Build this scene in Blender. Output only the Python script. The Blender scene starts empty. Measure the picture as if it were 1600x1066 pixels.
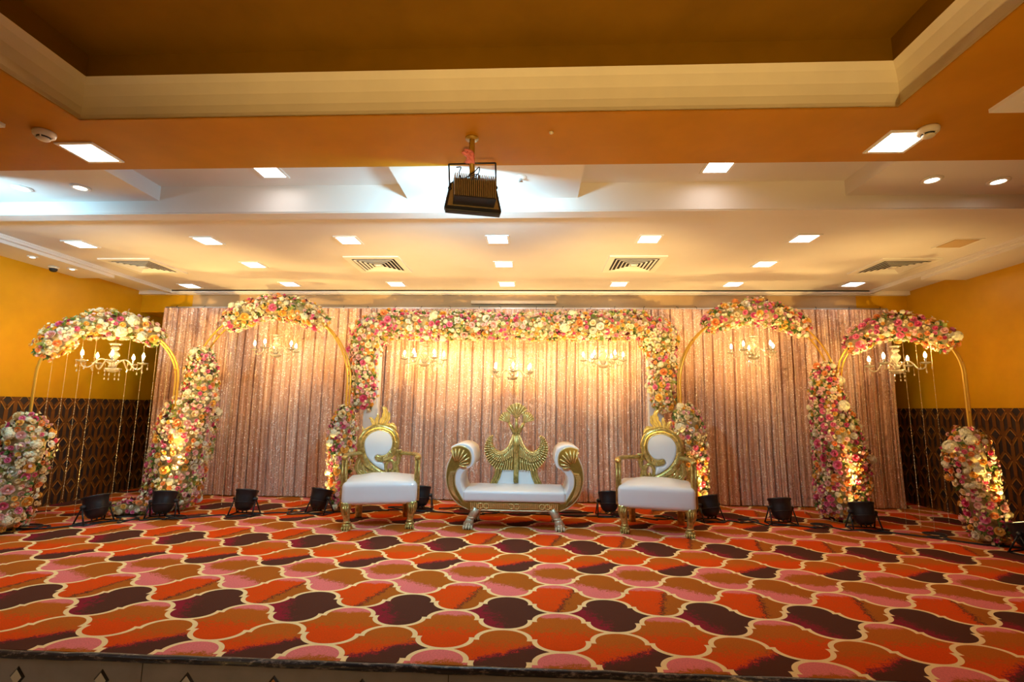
import bpy, math, random
import numpy as np
from mathutils import Vector, Matrix

# ------------------------------------------------------------------ camera, world, big lights, exposure
SC = bpy.context.scene
COL = SC.collection
PI = math.pi
R = math.radians
EYE = Vector((0.0, 0.0, 1.27))
PITCH, YAW, ROLL = 0.1386, -0.0454, 0.0117
FOCAL = 766.65                                  # in pixels of a 1600 px wide frame

_cp, _sp, _cy, _sy, _cr, _sr = math.cos(PITCH), math.sin(PITCH), math.cos(YAW), math.sin(YAW), math.cos(ROLL), math.sin(ROLL)
_f = Vector((_sy * _cp, _cy * _cp, _sp))
_r0 = Vector((_cy, -_sy, 0))
_u0 = _r0.cross(_f)
_r = _cr * _r0 + _sr * _u0
_u = -_sr * _r0 + _cr * _u0
cam = bpy.data.cameras.new('camera')
cam.lens = FOCAL / 1600 * 36
cam.sensor_width = 36
cam.sensor_fit = 'HORIZONTAL'
cam.clip_start = 0.02
cam_o = bpy.data.objects.new('camera', cam)
COL.objects.link(cam_o)
cam_o.matrix_world = Matrix(((_r.x, _u.x, -_f.x, EYE.x), (_r.y, _u.y, -_f.y, EYE.y), (_r.z, _u.z, -_f.z, EYE.z), (0, 0, 0, 1)))
SC.camera = cam_o

SC.view_settings.view_transform = 'Standard'
SC.view_settings.look = 'None'
SC.view_settings.gamma = 1.0
SC.view_settings.use_curve_mapping = False
SC.view_settings.exposure = 0.18
w = bpy.data.worlds.new('world')
SC.world = w
w.use_nodes = True
w.node_tree.nodes['Background'].inputs[0].default_value = (1.0, 0.75, 0.5, 1)
w.node_tree.nodes['Background'].inputs[1].default_value = 0.05
try:
    SC.cycles.use_denoising = True
    SC.cycles.max_bounces = 8
    SC.cycles.diffuse_bounces = 5
    SC.cycles.glossy_bounces = 4
    SC.cycles.transmission_bounces = 5
    SC.cycles.sample_clamp_indirect = 6.0
    SC.cycles.caustics_reflective = False
    SC.cycles.caustics_refractive = False
except Exception:
    pass

PANEL_GLOW = 12.0          # square LED ceiling panels
SPOT_GLOW = 14.0          # small round downlights
BULB_GLOW = 330.0         # candle bulbs
PAR_WATT = 120.0
FRONT_WATT = 1500.0
COVE_WATT = 650.0       # warm par can on the hall floor before the stage           # stage par cans
FLOOD_WATT = 88.0        # hanging floodlight
WARM = (1.0, 0.66, 0.22)
CANDLE = (1.0, 0.66, 0.26)

# ------------------------------------------------------------------ node helper: python expressions to shader maths
class NX:
    tree = None
    def __init__(s, sock): s.s = sock
    @staticmethod
    def op(o, *a):
        n = NX.tree.nodes.new('ShaderNodeMath'); n.operation = o
        for i, v in enumerate(a):
            if isinstance(v, NX): NX.tree.links.new(v.s, n.inputs[i])
            else: n.inputs[i].default_value = v
        return NX(n.outputs[0])
    def __add__(a, b): return NX.op('ADD', a, b)
    def __radd__(a, b): return NX.op('ADD', b, a)
    def __sub__(a, b): return NX.op('SUBTRACT', a, b)
    def __rsub__(a, b): return NX.op('SUBTRACT', b, a)
    def __mul__(a, b): return NX.op('MULTIPLY', a, b)
    def __rmul__(a, b): return NX.op('MULTIPLY', b, a)
    def __truediv__(a, b): return NX.op('DIVIDE', a, b)
    def abs(a): return NX.op('ABSOLUTE', a)
    def floor(a): return NX.op('FLOOR', a)
    def round(a): return NX.op('ROUND', a)
    def sqrt(a): return NX.op('SQRT', a)
    def lt(a, b): return NX.op('LESS_THAN', a, b)
    def gt(a, b): return NX.op('GREATER_THAN', a, b)
    def min(a, b): return NX.op('MINIMUM', a, b)
    def max(a, b): return NX.op('MAXIMUM', a, b)
    def mod(a, b): return NX.op('FLOORED_MODULO', a, b)
    def sign(a): return NX.op('SIGN', a)
    def clamp(a): return NX.op('MINIMUM', NX.op('MAXIMUM', a, 0.0), 1.0)
    def step(a, lo, hi): return ((a - lo) * (1.0 / (hi - lo))).clamp()

def lerp(a, b, t): return a + (b - a) * t

def new_mat(name):
    m = bpy.data.materials.new(name); m.use_nodes = True
    nt = m.node_tree
    return m, nt, nt.nodes['Principled BSDF']

def rgba(c): return (c[0], c[1], c[2], 1.0)

def mixc(nt, fac, a, b):
    n = nt.nodes.new('ShaderNodeMix'); n.data_type = 'RGBA'
    for sock, v in ((n.inputs[0], fac), (n.inputs[6], a), (n.inputs[7], b)):
        if isinstance(v, NX): nt.links.new(v.s, sock)
        elif hasattr(v, 'is_output'): nt.links.new(v, sock)
        elif isinstance(v, (int, float)): sock.default_value = v
        else: sock.default_value = rgba(v)
    return n.outputs[2]

def noise(nt, scale, detail=3.0, rough=0.6, coord='Object', stretch=None):
    t = nt.nodes.new('ShaderNodeTexCoord'); n = nt.nodes.new('ShaderNodeTexNoise')
    n.inputs['Scale'].default_value = scale; n.inputs['Detail'].default_value = detail; n.inputs['Roughness'].default_value = rough
    if stretch:
        mp = nt.nodes.new('ShaderNodeMapping'); mp.inputs['Scale'].default_value = stretch
        nt.links.new(t.outputs[coord], mp.inputs[0]); nt.links.new(mp.outputs[0], n.inputs['Vector'])
    else:
        nt.links.new(t.outputs[coord], n.inputs['Vector'])
    return NX(n.outputs['Fac'])

def mat(name, base, rough=0.5, metal=0.0, vary=0.0, vscale=4.0, bump=0.0, bscale=40.0, coat=0.0, trans=0.0, spec=0.5, sheen=0.0):
    m, nt, b = new_mat(name); NX.tree = nt
    b.inputs['Base Color'].default_value = rgba(base)
    b.inputs['Roughness'].default_value = rough
    b.inputs['Metallic'].default_value = metal
    b.inputs['Specular IOR Level'].default_value = spec
    b.inputs['Coat Weight'].default_value = coat
    b.inputs['Transmission Weight'].default_value = trans
    b.inputs['Sheen Weight'].default_value = sheen
    if vary:
        f = noise(nt, vscale)
        lo = tuple(c * (1 - vary) for c in base); hi = tuple(min(1, c * (1 + vary)) for c in base)
        nt.links.new(mixc(nt, f.step(0.25, 0.75), lo, hi), b.inputs['Base Color'])
    if bump:
        f = noise(nt, bscale, 4.0)
        bp = nt.nodes.new('ShaderNodeBump'); bp.inputs['Strength'].default_value = bump; bp.inputs['Distance'].default_value = 0.01
        nt.links.new(f.s, bp.inputs['Height']); nt.links.new(bp.outputs[0], b.inputs['Normal'])
    return m

def glow(name, col, strength):
    m, nt, b = new_mat(name)
    b.inputs['Base Color'].default_value = (0.9, 0.9, 0.9, 1)
    b.inputs['Emission Color'].default_value = rgba(col)
    b.inputs['Emission Strength'].default_value = strength
    return m

# ------------------------------------------------------------------ mesh helper
class MB:
    def __init__(s): s.v = []; s.f = []; s.m = []; s.sm = []
    def add(s, vs, fs, mi=0, smooth=False):
        o = len(s.v); s.v += [tuple(v) for v in vs]
        for f in fs:
            s.f.append(tuple(i + o for i in f)); s.m.append(mi); s.sm.append(smooth)
        return s
    def box(s, x0, x1, y0, y1, z0, z1, mi=0, M=None):
        vs = [Vector((x, y, z)) for z in (z0, z1) for y in (y0, y1) for x in (x0, x1)]
        if M: vs = [M @ v for v in vs]
        return s.add(vs, [(0, 2, 3, 1), (4, 5, 7, 6), (0, 1, 5, 4), (2, 6, 7, 3), (0, 4, 6, 2), (1, 3, 7, 5)], mi)
    def quad(s, a, b, c, d, mi=0): return s.add([a, b, c, d], [(0, 1, 2, 3)], mi)
    def rbox(s, c, size, r, n=6, mi=0, crown=0.0, M=None):
        """box with rounded edges; crown domes the top"""
        hx, hy, hz = size[0] / 2, size[1] / 2, size[2] / 2
        r = min(r, hx, hy, hz)
        k = max(2, n // 2)
        def grid(h):
            q = [-h + r - r * math.cos(PI / 2 * i / k) for i in range(k + 1)]
            mid = [lerp(-(h - r), h - r, t) for t in (0.33, 0.67)]
            return q + mid + [-x for x in reversed(q)]
        G = (grid(hx), grid(hy), grid(hz))
        def place(p):
            inner = Vector((max(-hx + r, min(hx - r, p.x)), max(-hy + r, min(hy - r, p.y)), max(-hz + r, min(hz - r, p.z))))
            d = p - inner
            if d.length > 1e-9: p = inner + d.normalized() * r
            if crown and p.z > 0: p = p + Vector((0, 0, crown * (1 - (p.x / hx) ** 2) * (1 - (p.y / hy) ** 2) * p.z / hz))
            p = p + Vector(c)
            return M @ p if M else p
        for ax in range(3):
            a, b = [i for i in range(3) if i != ax]
            for sg in (-1, 1):
                ga, gb = G[a], G[b]
                vs = []
                for ib in gb:
                    for ia in ga:
                        p = [0, 0, 0]; p[ax] = sg * (hx, hy, hz)[ax]; p[a] = ia; p[b] = ib
                        vs.append(place(Vector(p)))
                W = len(ga); fs = []
                for j in range(len(gb) - 1):
                    for i in range(W - 1):
                        q = (j * W + i, j * W + i + 1, (j + 1) * W + i + 1, (j + 1) * W + i)
                        flip = (sg < 0) != (ax == 1)
                        fs.append(q[::-1] if flip else q)
                s.add(vs, fs, mi, True)
        return s
    def tube(s, pts, rad, n=8, mi=0, cap=True, closed=False, flat=1.0, up=None, smooth=True):
        """tube along pts; rad scalar or list; flat squashes along the binormal"""
        P = [Vector(p) for p in pts]; N = len(P)
        rr = rad if isinstance(rad, (list, tuple)) else [rad] * N
        T = []
        for i in range(N):
            a = P[(i - 1) % N] if (closed or i > 0) else P[i]
            b = P[(i + 1) % N] if (closed or i < N - 1) else P[i]
            t = (b - a); T.append(t.normalized() if t.length > 1e-9 else Vector((0, 0, 1)))
        u = Vector(up) if up else (Vector((0, 0, 1)) if abs(T[0].z) < 0.9 else Vector((0, 1, 0)))
        vs = []
        for i in range(N):
            if up: u = Vector(up)
            u = (u - T[i] * u.dot(T[i]))
            u = u.normalized() if u.length > 1e-6 else T[i].orthogonal().normalized()
            b = T[i].cross(u)
            for k in range(n):
                a = 2 * PI * k / n + (PI / 4 if n == 4 else 0)
                vs.append(P[i] + (u * math.cos(a) * flat + b * math.sin(a)) * rr[i])
        fs = []
        for i in range(N if closed else N - 1):
            j = (i + 1) % N
            for k in range(n):
                l = (k + 1) % n
                fs.append((i * n + k, i * n + l, j * n + l, j * n + k))
        if cap and not closed:
            fs.append(tuple(range(n))[::-1]); fs.append(tuple((N - 1) * n + k for k in range(n)))
        return s.add(vs, fs, mi, smooth and n > 4)
    def lathe(s, prof, n=16, c=(0, 0, 0), mi=0, M=None, smooth=True, flute=0.0, nfl=8):
        """prof: list of (radius, z)"""
        vs = []; C = Vector(c)
        for (r, z) in prof:
            for k in range(n):
                a = 2 * PI * k / n
                q = r * (1 + flute * math.cos(nfl * a))
                p = Vector((q * math.cos(a), q * math.sin(a), z))
                vs.append((M @ p if M else p) + C)
        fs = []
        for i in range(len(prof) - 1):
            for k in range(n):
                l = (k + 1) % n
                fs.append((i * n + k, i * n + l, (i + 1) * n + l, (i + 1) * n + k))
        fs.append(tuple(range(n))[::-1]); fs.append(tuple((len(prof) - 1) * n + k for k in range(n)))
        return s.add(vs, fs, mi, smooth)
    def ball(s, c, rx, ry=None, rz=None, n=10, m=6, mi=0, M=None):
        ry = rx if ry is None else ry; rz = rx if rz is None else rz
        vs = []; C = Vector(c)
        for j in range(1, m):
            t = PI * j / m
            for k in range(n):
                a = 2 * PI * k / n
                p = Vector((rx * math.sin(t) * math.cos(a), ry * math.sin(t) * math.sin(a), rz * math.cos(t)))
                vs.append((M @ p if M else p) + C)
        top, bot = Vector((0, 0, rz)), Vector((0, 0, -rz))
        vs += [(M @ top if M else top) + C, (M @ bot if M else bot) + C]
        fs = []
        for j in range(m - 2):
            for k in range(n):
                l = (k + 1) % n
                fs.append((j * n + k, (j + 1) * n + k, (j + 1) * n + l, j * n + l))
        t0, b0 = (m - 1) * n, (m - 1) * n + 1
        for k in range(n):
            l = (k + 1) % n
            fs.append((t0, k, l)); fs.append((b0, (m - 2) * n + l, (m - 2) * n + k))
        return s.add(vs, fs, mi, True)
    def prism(s, outline, y0, y1, mi=0, bevel=0.0, dome=0.0):
        """outline in (x, z), counter-clockwise seen from -Y; front face at y0 (towards the viewer), back at y1"""
        n = len(outline)
        ar = sum(outline[i][0] * outline[(i + 1) % n][1] - outline[(i + 1) % n][0] * outline[i][1] for i in range(n))
        if ar < 0: outline = outline[::-1]
        cx = sum(p[0] for p in outline) / n; cz = sum(p[1] for p in outline) / n
        def inset(d):
            out = []
            for i in range(n):
                a, p, b = Vector(outline[i - 1]), Vector(outline[i]), Vector(outline[(i + 1) % n])
                e1, e2 = (p - a), (b - p)
                e1 = e1.normalized() if e1.length > 1e-9 else Vector((1, 0)); e2 = e2.normalized() if e2.length > 1e-9 else e1
                nn = Vector((-(e1.y + e2.y), e1.x + e2.x))
                nn = nn.normalized() if nn.length > 1e-6 else Vector((-e1.y, e1.x))
                out.append((p.x + nn.x * d, p.y + nn.y * d))
            return out
        rings = []
        if bevel:
            rings = [(inset(bevel), y0), (inset(bevel * 0.3), y0 + bevel * 0.3), (outline, y0 + bevel), (outline, y1)]
        else:
            rings = [(outline, y0), (outline, y1)]
        vs = []
        for o, y in rings: vs += [(p[0], y, p[1]) for p in o]
        fs = []
        for j in range(len(rings) - 1):
            for i in range(n):
                k = (i + 1) % n
                fs.append((j * n + i, (j + 1) * n + i, (j + 1) * n + k, j * n + k))
        fs.append(tuple(range(n))); fs.append(tuple((len(rings) - 1) * n + i for i in range(n))[::-1])
        return s.add(vs, fs, mi, False)
    def xf(s, M):
        s.v = [tuple(M @ Vector(v)) for v in s.v]; return s
    def flipx(s):
        s.v = [(-v[0], v[1], v[2]) for v in s.v]; s.f = [f[::-1] for f in s.f]; return s
    def mesh(s, name, mats):
        me = bpy.data.meshes.new(name)
        me.from_pydata(s.v, [], s.f)
        for m in (mats if isinstance(mats, (list, tuple)) else [mats]): me.materials.append(m)
        me.polygons.foreach_set('material_index', s.m)
        me.polygons.foreach_set('use_smooth', s.sm)
        me.update()
        return me

def put(name, data, parent=None, loc=None):
    o = bpy.data.objects.new(name, data); COL.objects.link(o)
    if parent is not None: o.parent = parent
    if loc is not None: o.location = loc
    return o

def part(name, mb, mats, parent=None, **props):
    o = put(name, mb.mesh(name, mats), parent)
    for k, v in props.items(): o[k] = v
    return o

def thing(name, label, cat, loc=(0, 0, 0), rz=0.0, group=None):
    o = put(name, None, None, loc); o.rotation_euler = (0, 0, rz); o.empty_display_size = 0.1
    o['label'] = label; o['category'] = cat
    if group: o['group'] = group
    return o

def tag(o, label, cat, group=None):
    o['label'] = label; o['category'] = cat
    if group: o['group'] = group
    return o

def struct(name, mb, mats, parent=None):
    o = part(name, mb, mats, parent)
    if parent is None: o['kind'] = 'structure'
    return o

def kids(o): return [c for c in o.children]

def dup(root, label=None, loc=None, rz=None, group=None, scale=None):
    """a copy of a thing with copies of its parts and sub-parts"""
    r = root.copy(); COL.objects.link(r)
    for ch in kids(root):
        if ch.type == 'LIGHT': continue
        c = ch.copy(); COL.objects.link(c); c.parent = r
        for g in kids(ch):
            d = g.copy(); COL.objects.link(d); d.parent = c
    if label: r['label'] = label
    if loc is not None: r.location = loc
    if rz is not None: r.rotation_euler = (0, 0, rz)
    if group: r['group'] = group
    if scale: r.scale = (scale,) * 3
    return r

def spline(pts, n=8, closed=False):
    """Catmull-Rom through pts"""
    P = [Vector(p) for p in pts]; N = len(P); out = []
    for i in range(N if closed else N - 1):
        a, b, c, d = (P[(i - 1) % N], P[i], P[(i + 1) % N], P[(i + 2) % N]) if closed else (P[max(i - 1, 0)], P[i], P[i + 1], P[min(i + 2, N - 1)])
        for k in range(n):
            t = k / n
            out.append(0.5 * ((2 * b) + (c - a) * t + (2 * a - 5 * b + 4 * c - d) * t * t + (3 * b - a - 3 * c + d) * t ** 3))
    if not closed: out.append(P[-1])
    return out

ORD = ['first', 'second', 'third', 'fourth', 'fifth', 'sixth', 'seventh', 'eighth', 'ninth', 'tenth', 'eleventh', 'twelfth', 'thirteenth', 'fourteenth']
# ------------------------------------------------------------------ materials of the room
M_GOLDWALL = mat('gold wall paint', (0.66, 0.335, 0.004), 0.36, 0.25, vary=0.10, vscale=2.2, bump=0.03, bscale=120)
M_GOLDCEIL = mat('gold ceiling paint', (0.50, 0.205, 0.003), 0.55, 0.0, vary=0.10, vscale=3.0, bump=0.03, bscale=90, spec=0.15)
M_WHITE = mat('white ceiling paint', (0.74, 0.68, 0.64), 0.6, vary=0.03, vscale=2.0, bump=0.02, bscale=60)
M_COVE = mat('cream cove paint', (0.86, 0.76, 0.58), 0.55, vary=0.05, vscale=3.0, bump=0.03, bscale=30)
M_TAUPE = mat('taupe back wall paint', (0.46, 0.29, 0.13), 0.6, vary=0.06)
M_RISER = mat('taupe stage riser board', (0.30, 0.27, 0.22), 0.6, vary=0.12, vscale=6, bump=0.08, bscale=25)
M_HALL = mat('beige hall floor tile', (0.60, 0.50, 0.38), 0.35, vary=0.1)
M_FRAME = mat('white lamp frame', (0.82, 0.78, 0.72), 0.4)
M_DARK = mat('dark void', (0.02, 0.02, 0.025), 0.8)

XL, XR, YB, YF, HALL = -6.12, 5.42, 7.85, -5.0, -0.55
ZS, ZL, ZH = 3.03, 2.95, 3.09
EDGE = 2.64

def carpet_material():
    m, nt, b = new_mat('orange ogee carpet'); NX.tree = nt
    tc = nt.nodes.new('ShaderNodeTexCoord'); sp = nt.nodes.new('ShaderNodeSeparateXYZ')
    nt.links.new(tc.outputs['Object'], sp.inputs[0])
    X, Y = NX(sp.outputs[0]), NX(sp.outputs[1])
    P, Q = 0.6483, 0.2534
    u = (X - 0.1602) * (1 / P)
    v = (Y - 2.8059) * (1 / (2 * Q))
    # cell centres: odd rows at u integer, v = k + 1/2; even rows at u = k + 1/2, v = k.  start from the lattice (u, v + 1/2)
    v2 = v + 0.5
    iu, iv = u.round(), v2.round()
    x, y = u - iu, v2 - iv
    ax, ay = x.abs(), y.abs()
    flip = ax.gt(0.25)
    xx = lerp(ax, 0.5 - ax, flip); yy = lerp(ay, 0.5 - ay, flip)
    ell = (((xx * (1 / 0.23)) * (xx * (1 / 0.23)) + ((yy - 0.27) * (1 / 0.23)) * ((yy - 0.27) * (1 / 0.23))).sqrt() - 1.0) * 0.128
    pl = (yy - 0.25) * 0.507
    d = pl.min(ell)
    d = lerp(d, d * -1.0, flip)                                 # signed distance to the lattice cell in metres
    inside = d.lt(0.0)
    # which cell, and coordinates inside it
    cv = lerp(iv + y.sign() * 0.5, iv, inside)
    cu = lerp(iu + x.sign() * 0.5, iu, inside)
    lx, ly = u - cu, v2 - cv                                     # -0.5..0.5
    row = ((cv - 0.5) * 2.0).round().mod(6.0)
    n1 = noise(nt, 30, 5.0, 0.75)
    n2 = noise(nt, 9, 3.0, 0.6)
    n3 = noise(nt, 120, 2.0, 0.6)
    j = (n1 - 0.5) * 0.85 + (n2 - 0.5) * 0.35 + (n3 - 0.5) * 0.30
    RED, ORG, BRN, PINK, DARK, CRIM = (0.74, 0.070, 0.004), (0.50, 0.125, 0.012), (0.42, 0.115, 0.012), (0.80, 0.20, 0.19), (0.075, 0.028, 0.020), (0.26, 0.012, 0.032)
    def sel(k): return (row - k).abs().lt(0.5)
    # 0: orange red with a dark lower right corner
    t = lx * 1.0 - ly * 1.3 + j * 0.6
    c0 = mixc(nt, t.step(0.02, 0.10), mixc(nt, (n1 + ly).step(0.45, 0.75), RED, ORG), CRIM)
    c0 = mixc(nt, t.step(0.10, 0.16), c0, DARK)
    # 1: burnt orange, red speckle low, pink edge on top
    c1 = mixc(nt, (n1 + ly * 0.9).step(0.38, 0.52), RED, ORG)
    c1 = mixc(nt, (ly + j * 0.25).step(0.33, 0.37), c1, PINK)
    # 2: dark brown with crimson on the left and below
    c2 = mixc(nt, (lx + ly * 0.35 + j * 0.7).step(-0.24, -0.14), CRIM, DARK)
    # 3: red, brown on the right behind a dark crack
    t3 = lx - ly * 0.25 + j * 0.35
    c3 = mixc(nt, t3.step(0.10, 0.13), mixc(nt, n1.step(0.5, 0.7), RED, (0.60, 0.10, 0.015)), BRN)
    c3 = mixc(nt, (t3 - 0.115).abs().lt(0.018), c3, DARK)
    c3 = mixc(nt, (ly + j * 0.25).step(0.34, 0.38), c3, PINK)
    # 4: ochre with pink on the left and below
    c4 = mixc(nt, (lx * 0.7 + ly * 1.0 + j * 0.6).step(-0.16, -0.09), PINK, BRN)
    # 5: ochre with pink blotches round the edge
    rr = (lx * lx * 1.4 + ly * ly * 2.2).sqrt()
    c5 = mixc(nt, (rr + j * 0.6 - lx * 0.25).step(0.33, 0.40), BRN, PINK)
    c = c0
    for k, ck in ((1, c1), (2, c2), (3, c3), (4, c4), (5, c5)):
        c = mixc(nt, sel(k), c, ck)
    c = mixc(nt, (n3.step(0.3, 0.7)) * 0.30, c, (0.14, 0.035, 0.006))
    line = d.abs().lt(0.0125)
    c = mixc(nt, line, c, mixc(nt, n3, (0.80, 0.56, 0.24), (0.95, 0.76, 0.40)))
    nt.links.new(c, b.inputs['Base Color'])
    b.inputs['Roughness'].default_value = 0.85
    b.inputs['Specular IOR Level'].default_value = 0.04
    bp = nt.nodes.new('ShaderNodeBump'); bp.inputs['Strength'].default_value = 0.25; bp.inputs['Distance'].default_value = 0.004
    nt.links.new(n3.s, bp.inputs['Height']); nt.links.new(bp.outputs[0], b.inputs['Normal'])
    return m

M_CARPET = carpet_material()

def marble_trim():
    m, nt, b = new_mat('black flecked edging'); NX.tree = nt
    n = noise(nt, 16, 5.0, 0.75, stretch=(1, 3, 3))
    nt.links.new(mixc(nt, n.step(0.52, 0.66), (0.012, 0.010, 0.012), (0.30, 0.24, 0.19)), b.inputs['Base Color'])
    b.inputs['Roughness'].default_value = 0.35
    return m
M_EDGING = marble_trim()

# stage floor, its edging and riser, the hall floor
mb = MB()
mb.box(XL, XR, EDGE, YB, -0.012, 0.0)
struct('floor', mb, [M_CARPET])
mb = MB()
rng = random.Random(4)
pts = [(x, EDGE - 0.012, -0.016 + 0.003 * rng.uniform(-1, 1)) for x in np.arange(XL, XR + 0.01, 0.12)]
mb.tube(pts, 0.020, n=8, mi=0)
struct('trim_1', mb, [M_EDGING])
mb = MB(); mb.box(XL, XR, EDGE, EDGE + 0.02, HALL, -0.012)
riser = struct('wall_riser', mb, [M_RISER])
M_MIRROR = mat('bevelled mirror', (0.62, 0.62, 0.50), 0.08, 1.0)
M_MIRREDGE = mat('dark mirror edge', (0.05, 0.045, 0.03), 0.3, 0.5)
M_COPPER = mat('copper tinted mirror', (0.50, 0.20, 0.06), 0.15, 1.0)
for i in range(-7, 16):
    x = -2.66 + 0.452 * i
    if not (XL + 0.2 < x < XR - 0.2): continue
    mb = MB(); h = 0.052
    zc = -0.128
    y = EDGE - 0.001
    a, bb, c, d = (x - h * 0.8, y, zc), (x, y, zc - h), (x + h * 0.8, y, zc), (x, y, zc + h)
    q = [Vector(p) for p in (a, bb, c, d)]
    ctr = Vector((x, y - 0.008, zc))
    inn = [ctr + (p - Vector((x, y, zc))) * 0.72 for p in q]
    mb.add(q + inn, [(0, 1, 5, 4), (1, 2, 6, 5), (2, 3, 7, 6), (3, 0, 4, 7)], 1)
    mb.add(inn, [(0, 1, 2, 3)], 0)
    part('mirror_tile', mb, [M_COPPER if i == 3 else M_MIRROR, M_MIRREDGE], riser)
# seams of the riser boards
mb = MB()
for x in (-2.0, 0.8, -0.42, 2.6, -3.9, 4.3): mb.box(x, x + 0.004, EDGE - 0.0015, EDGE + 0.001, HALL, -0.03)
part('seam', mb, [M_MIRREDGE], riser, kind='stuff')
mb = MB(); mb.box(XL, XR, YF, EDGE + 0.02, HALL - 0.05, HALL); struct('floor_hall', mb, [M_HALL])

# walls
mb = MB(); mb.box(XL - 0.1, XL, YF, YB + 0.1, HALL, 3.6); wl = struct('wall_left', mb, [M_GOLDWALL])
mb = MB(); mb.box(XR, XR + 0.1, YF, YB + 0.1, HALL, 3.6); wr = struct('wall_right', mb, [M_GOLDWALL])
mb = MB(); mb.box(XL, XR, YB, YB + 0.1, HALL, 3.6, 0)
struct('wall_back', mb, [M_GOLDWALL])
mb = MB(); YBM = 7.24                                             # boxed beam along the top of the back wall
mb.box(-5.30, 4.70, YBM, YB, 2.70, ZS, 0); mb.box(XL, -5.30, YBM, YB, 2.70, ZS, 1); mb.box(4.70, XR, YBM, YB, 2.70, ZS, 1)
struct('wall_beam', mb, [M_TAUPE, M_GOLDWALL])
mb = MB(); mb.box(XL, XR, YF - 0.1, YF, HALL, 3.6); struct('wall_front', mb, [M_GOLDWALL])

# patterned wainscot: a raised brown lattice of diamonds with thin gold edges over dark panels
M_LATT = mat('bronze lattice strip', (0.17, 0.062, 0.010), 0.42, 0.35, vary=0.25, vscale=7)
M_LATTDARK = mat('dark lattice panel', (0.018, 0.009, 0.007), 0.55, vary=0.4, vscale=5)
M_LATTGOLD = mat('gold lattice line', (0.62, 0.33, 0.07), 0.3, 0.75)
WTOP = 1.35
def wainscot(x, nx, wall, y0=2.66, y1=7.84, phase=6.05):
    a, b = 0.188, 0.272
    mb = MB(); g = 0.010 * nx
    def W(y, z, d): return Vector((x + nx * d, y, z))
    mb.add([W(y0, 0, .003), W(y1, 0, .003), W(y1, WTOP, .003), W(y0, WTOP, .003)], [(0, 1, 2, 3)], 1)
    mb.add([W(y0, WTOP, 0), W(y1, WTOP, 0), W(y1, WTOP, .009), W(y0, WTOP, .009)], [(0, 1, 2, 3)], 0)
    def bar(p, q, wdt, d, mi):
        """flat raised strip from p to q (y, z), clipped to the panel height"""
        (ya, za), (yb, zb) = p, q
        if za > zb: (ya, za), (yb, zb) = (yb, zb), (ya, za)
        if zb <= 0 or za >= WTOP or ya < y0 or yb > y1 or yb < y0 or ya > y1: return
        if za < 0: ya = lerp(ya, yb, (0 - za) / (zb - za)); za = 0
        if zb > WTOP: yb = lerp(ya, yb, (WTOP - za) / (zb - za)); zb = WTOP
        dv = Vector((yb - ya, zb - za)); n = Vector((-dv.y, dv.x)).normalized() * wdt / 2
        c = [(ya + n.x, za + n.y), (ya - n.x, za - n.y), (yb - n.x, zb - n.y), (yb + n.x, zb + n.y)]
        c = [(y, max(0, min(WTOP, z))) for y, z in c]
        top = [W(y, z, d) for y, z in c]; bot = [W(y, z, 0.0) for y, z in c]
        mb.add(top + bot, [(0, 1, 2, 3), (0, 4, 5, 1), (1, 5, 6, 2), (2, 6, 7, 3), (3, 7, 4, 0)], mi)
    for row in range(-1, 7):
        zc = 1.315 - b * row
        k0 = int((y0 - phase) / a) - 1; k1 = int((y1 - phase) / a) + 2
        for k in range(k0, k1):
            yc = phase + a * (k + (0.5 if row % 2 else 0.0))
            wd, hd = 0.058, 0.068                                 # dark diamond half sizes
            Wd, Hd = a / 2, 0.110                                 # its brown frame reaches the neighbours
            t, btm = (yc, zc + (hd + Hd) / 2), (yc, zc - (hd + Hd) / 2)
            l, r = (yc - (wd + Wd) / 2, zc), (yc + (wd + Wd) / 2, zc)
            for p, q in ((t, r), (r, btm), (btm, l), (l, t)): bar(p, q, 0.034, 0.008, 0)
            bar((yc, zc - Hd + 0.02), (yc, zc - 2 * b + Hd - 0.02), 0.046, 0.0075, 0)
            # thin gold edges: round the diamond top and along the chevron below
            bar((yc - wd, zc), (yc, zc + hd), 0.0075, 0.0095, 2); bar((yc, zc + hd), (yc + wd, zc), 0.0075, 0.0095, 2)
            bar((yc - Wd + 0.02, zc - 0.018), (yc - 0.012, zc - Hd), 0.0075, 0.0095, 2); bar((yc + 0.012, zc - Hd), (yc + Wd - 0.02, zc - 0.018), 0.0075, 0.0095, 2)
    dm = MB()                                                     # dark diamond tiles, one object each
    q = [Vector((0, -0.052, 0)), Vector((0, 0, -0.062)), Vector((0, 0.052, 0)), Vector((0, 0, 0.062))]; off = Vector((nx * 0.0035, 0, 0)); top = Vector((nx * 0.0065, 0, 0))
    dm.add([p + off for p in q] + [p * 0.82 + top for p in q], [(0, 1, 5, 4), (1, 2, 6, 5), (2, 3, 7, 6), (3, 0, 4, 7), (4, 5, 6, 7)], 0)
    me = dm.mesh('diamond_tile', [M_LATTDARK])
    for row in range(0, 5):
        zc = 1.315 - b * row
        if row == 0: continue
        for k in range(-9, 11):
            yc = phase + a * (k + (0.5 if row % 2 else 0.0))
            if 4.6 < yc < 7.78: put('diamond_tile', me, wall, (x, yc, zc))
    part('wainscot_lattice', mb, [M_LATT, M_LATTDARK, M_LATTGOLD], wall, kind='stuff')
wainscot(XL, 1, wl)
wainscot(XR, -1, wr, phase=6.0)

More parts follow.
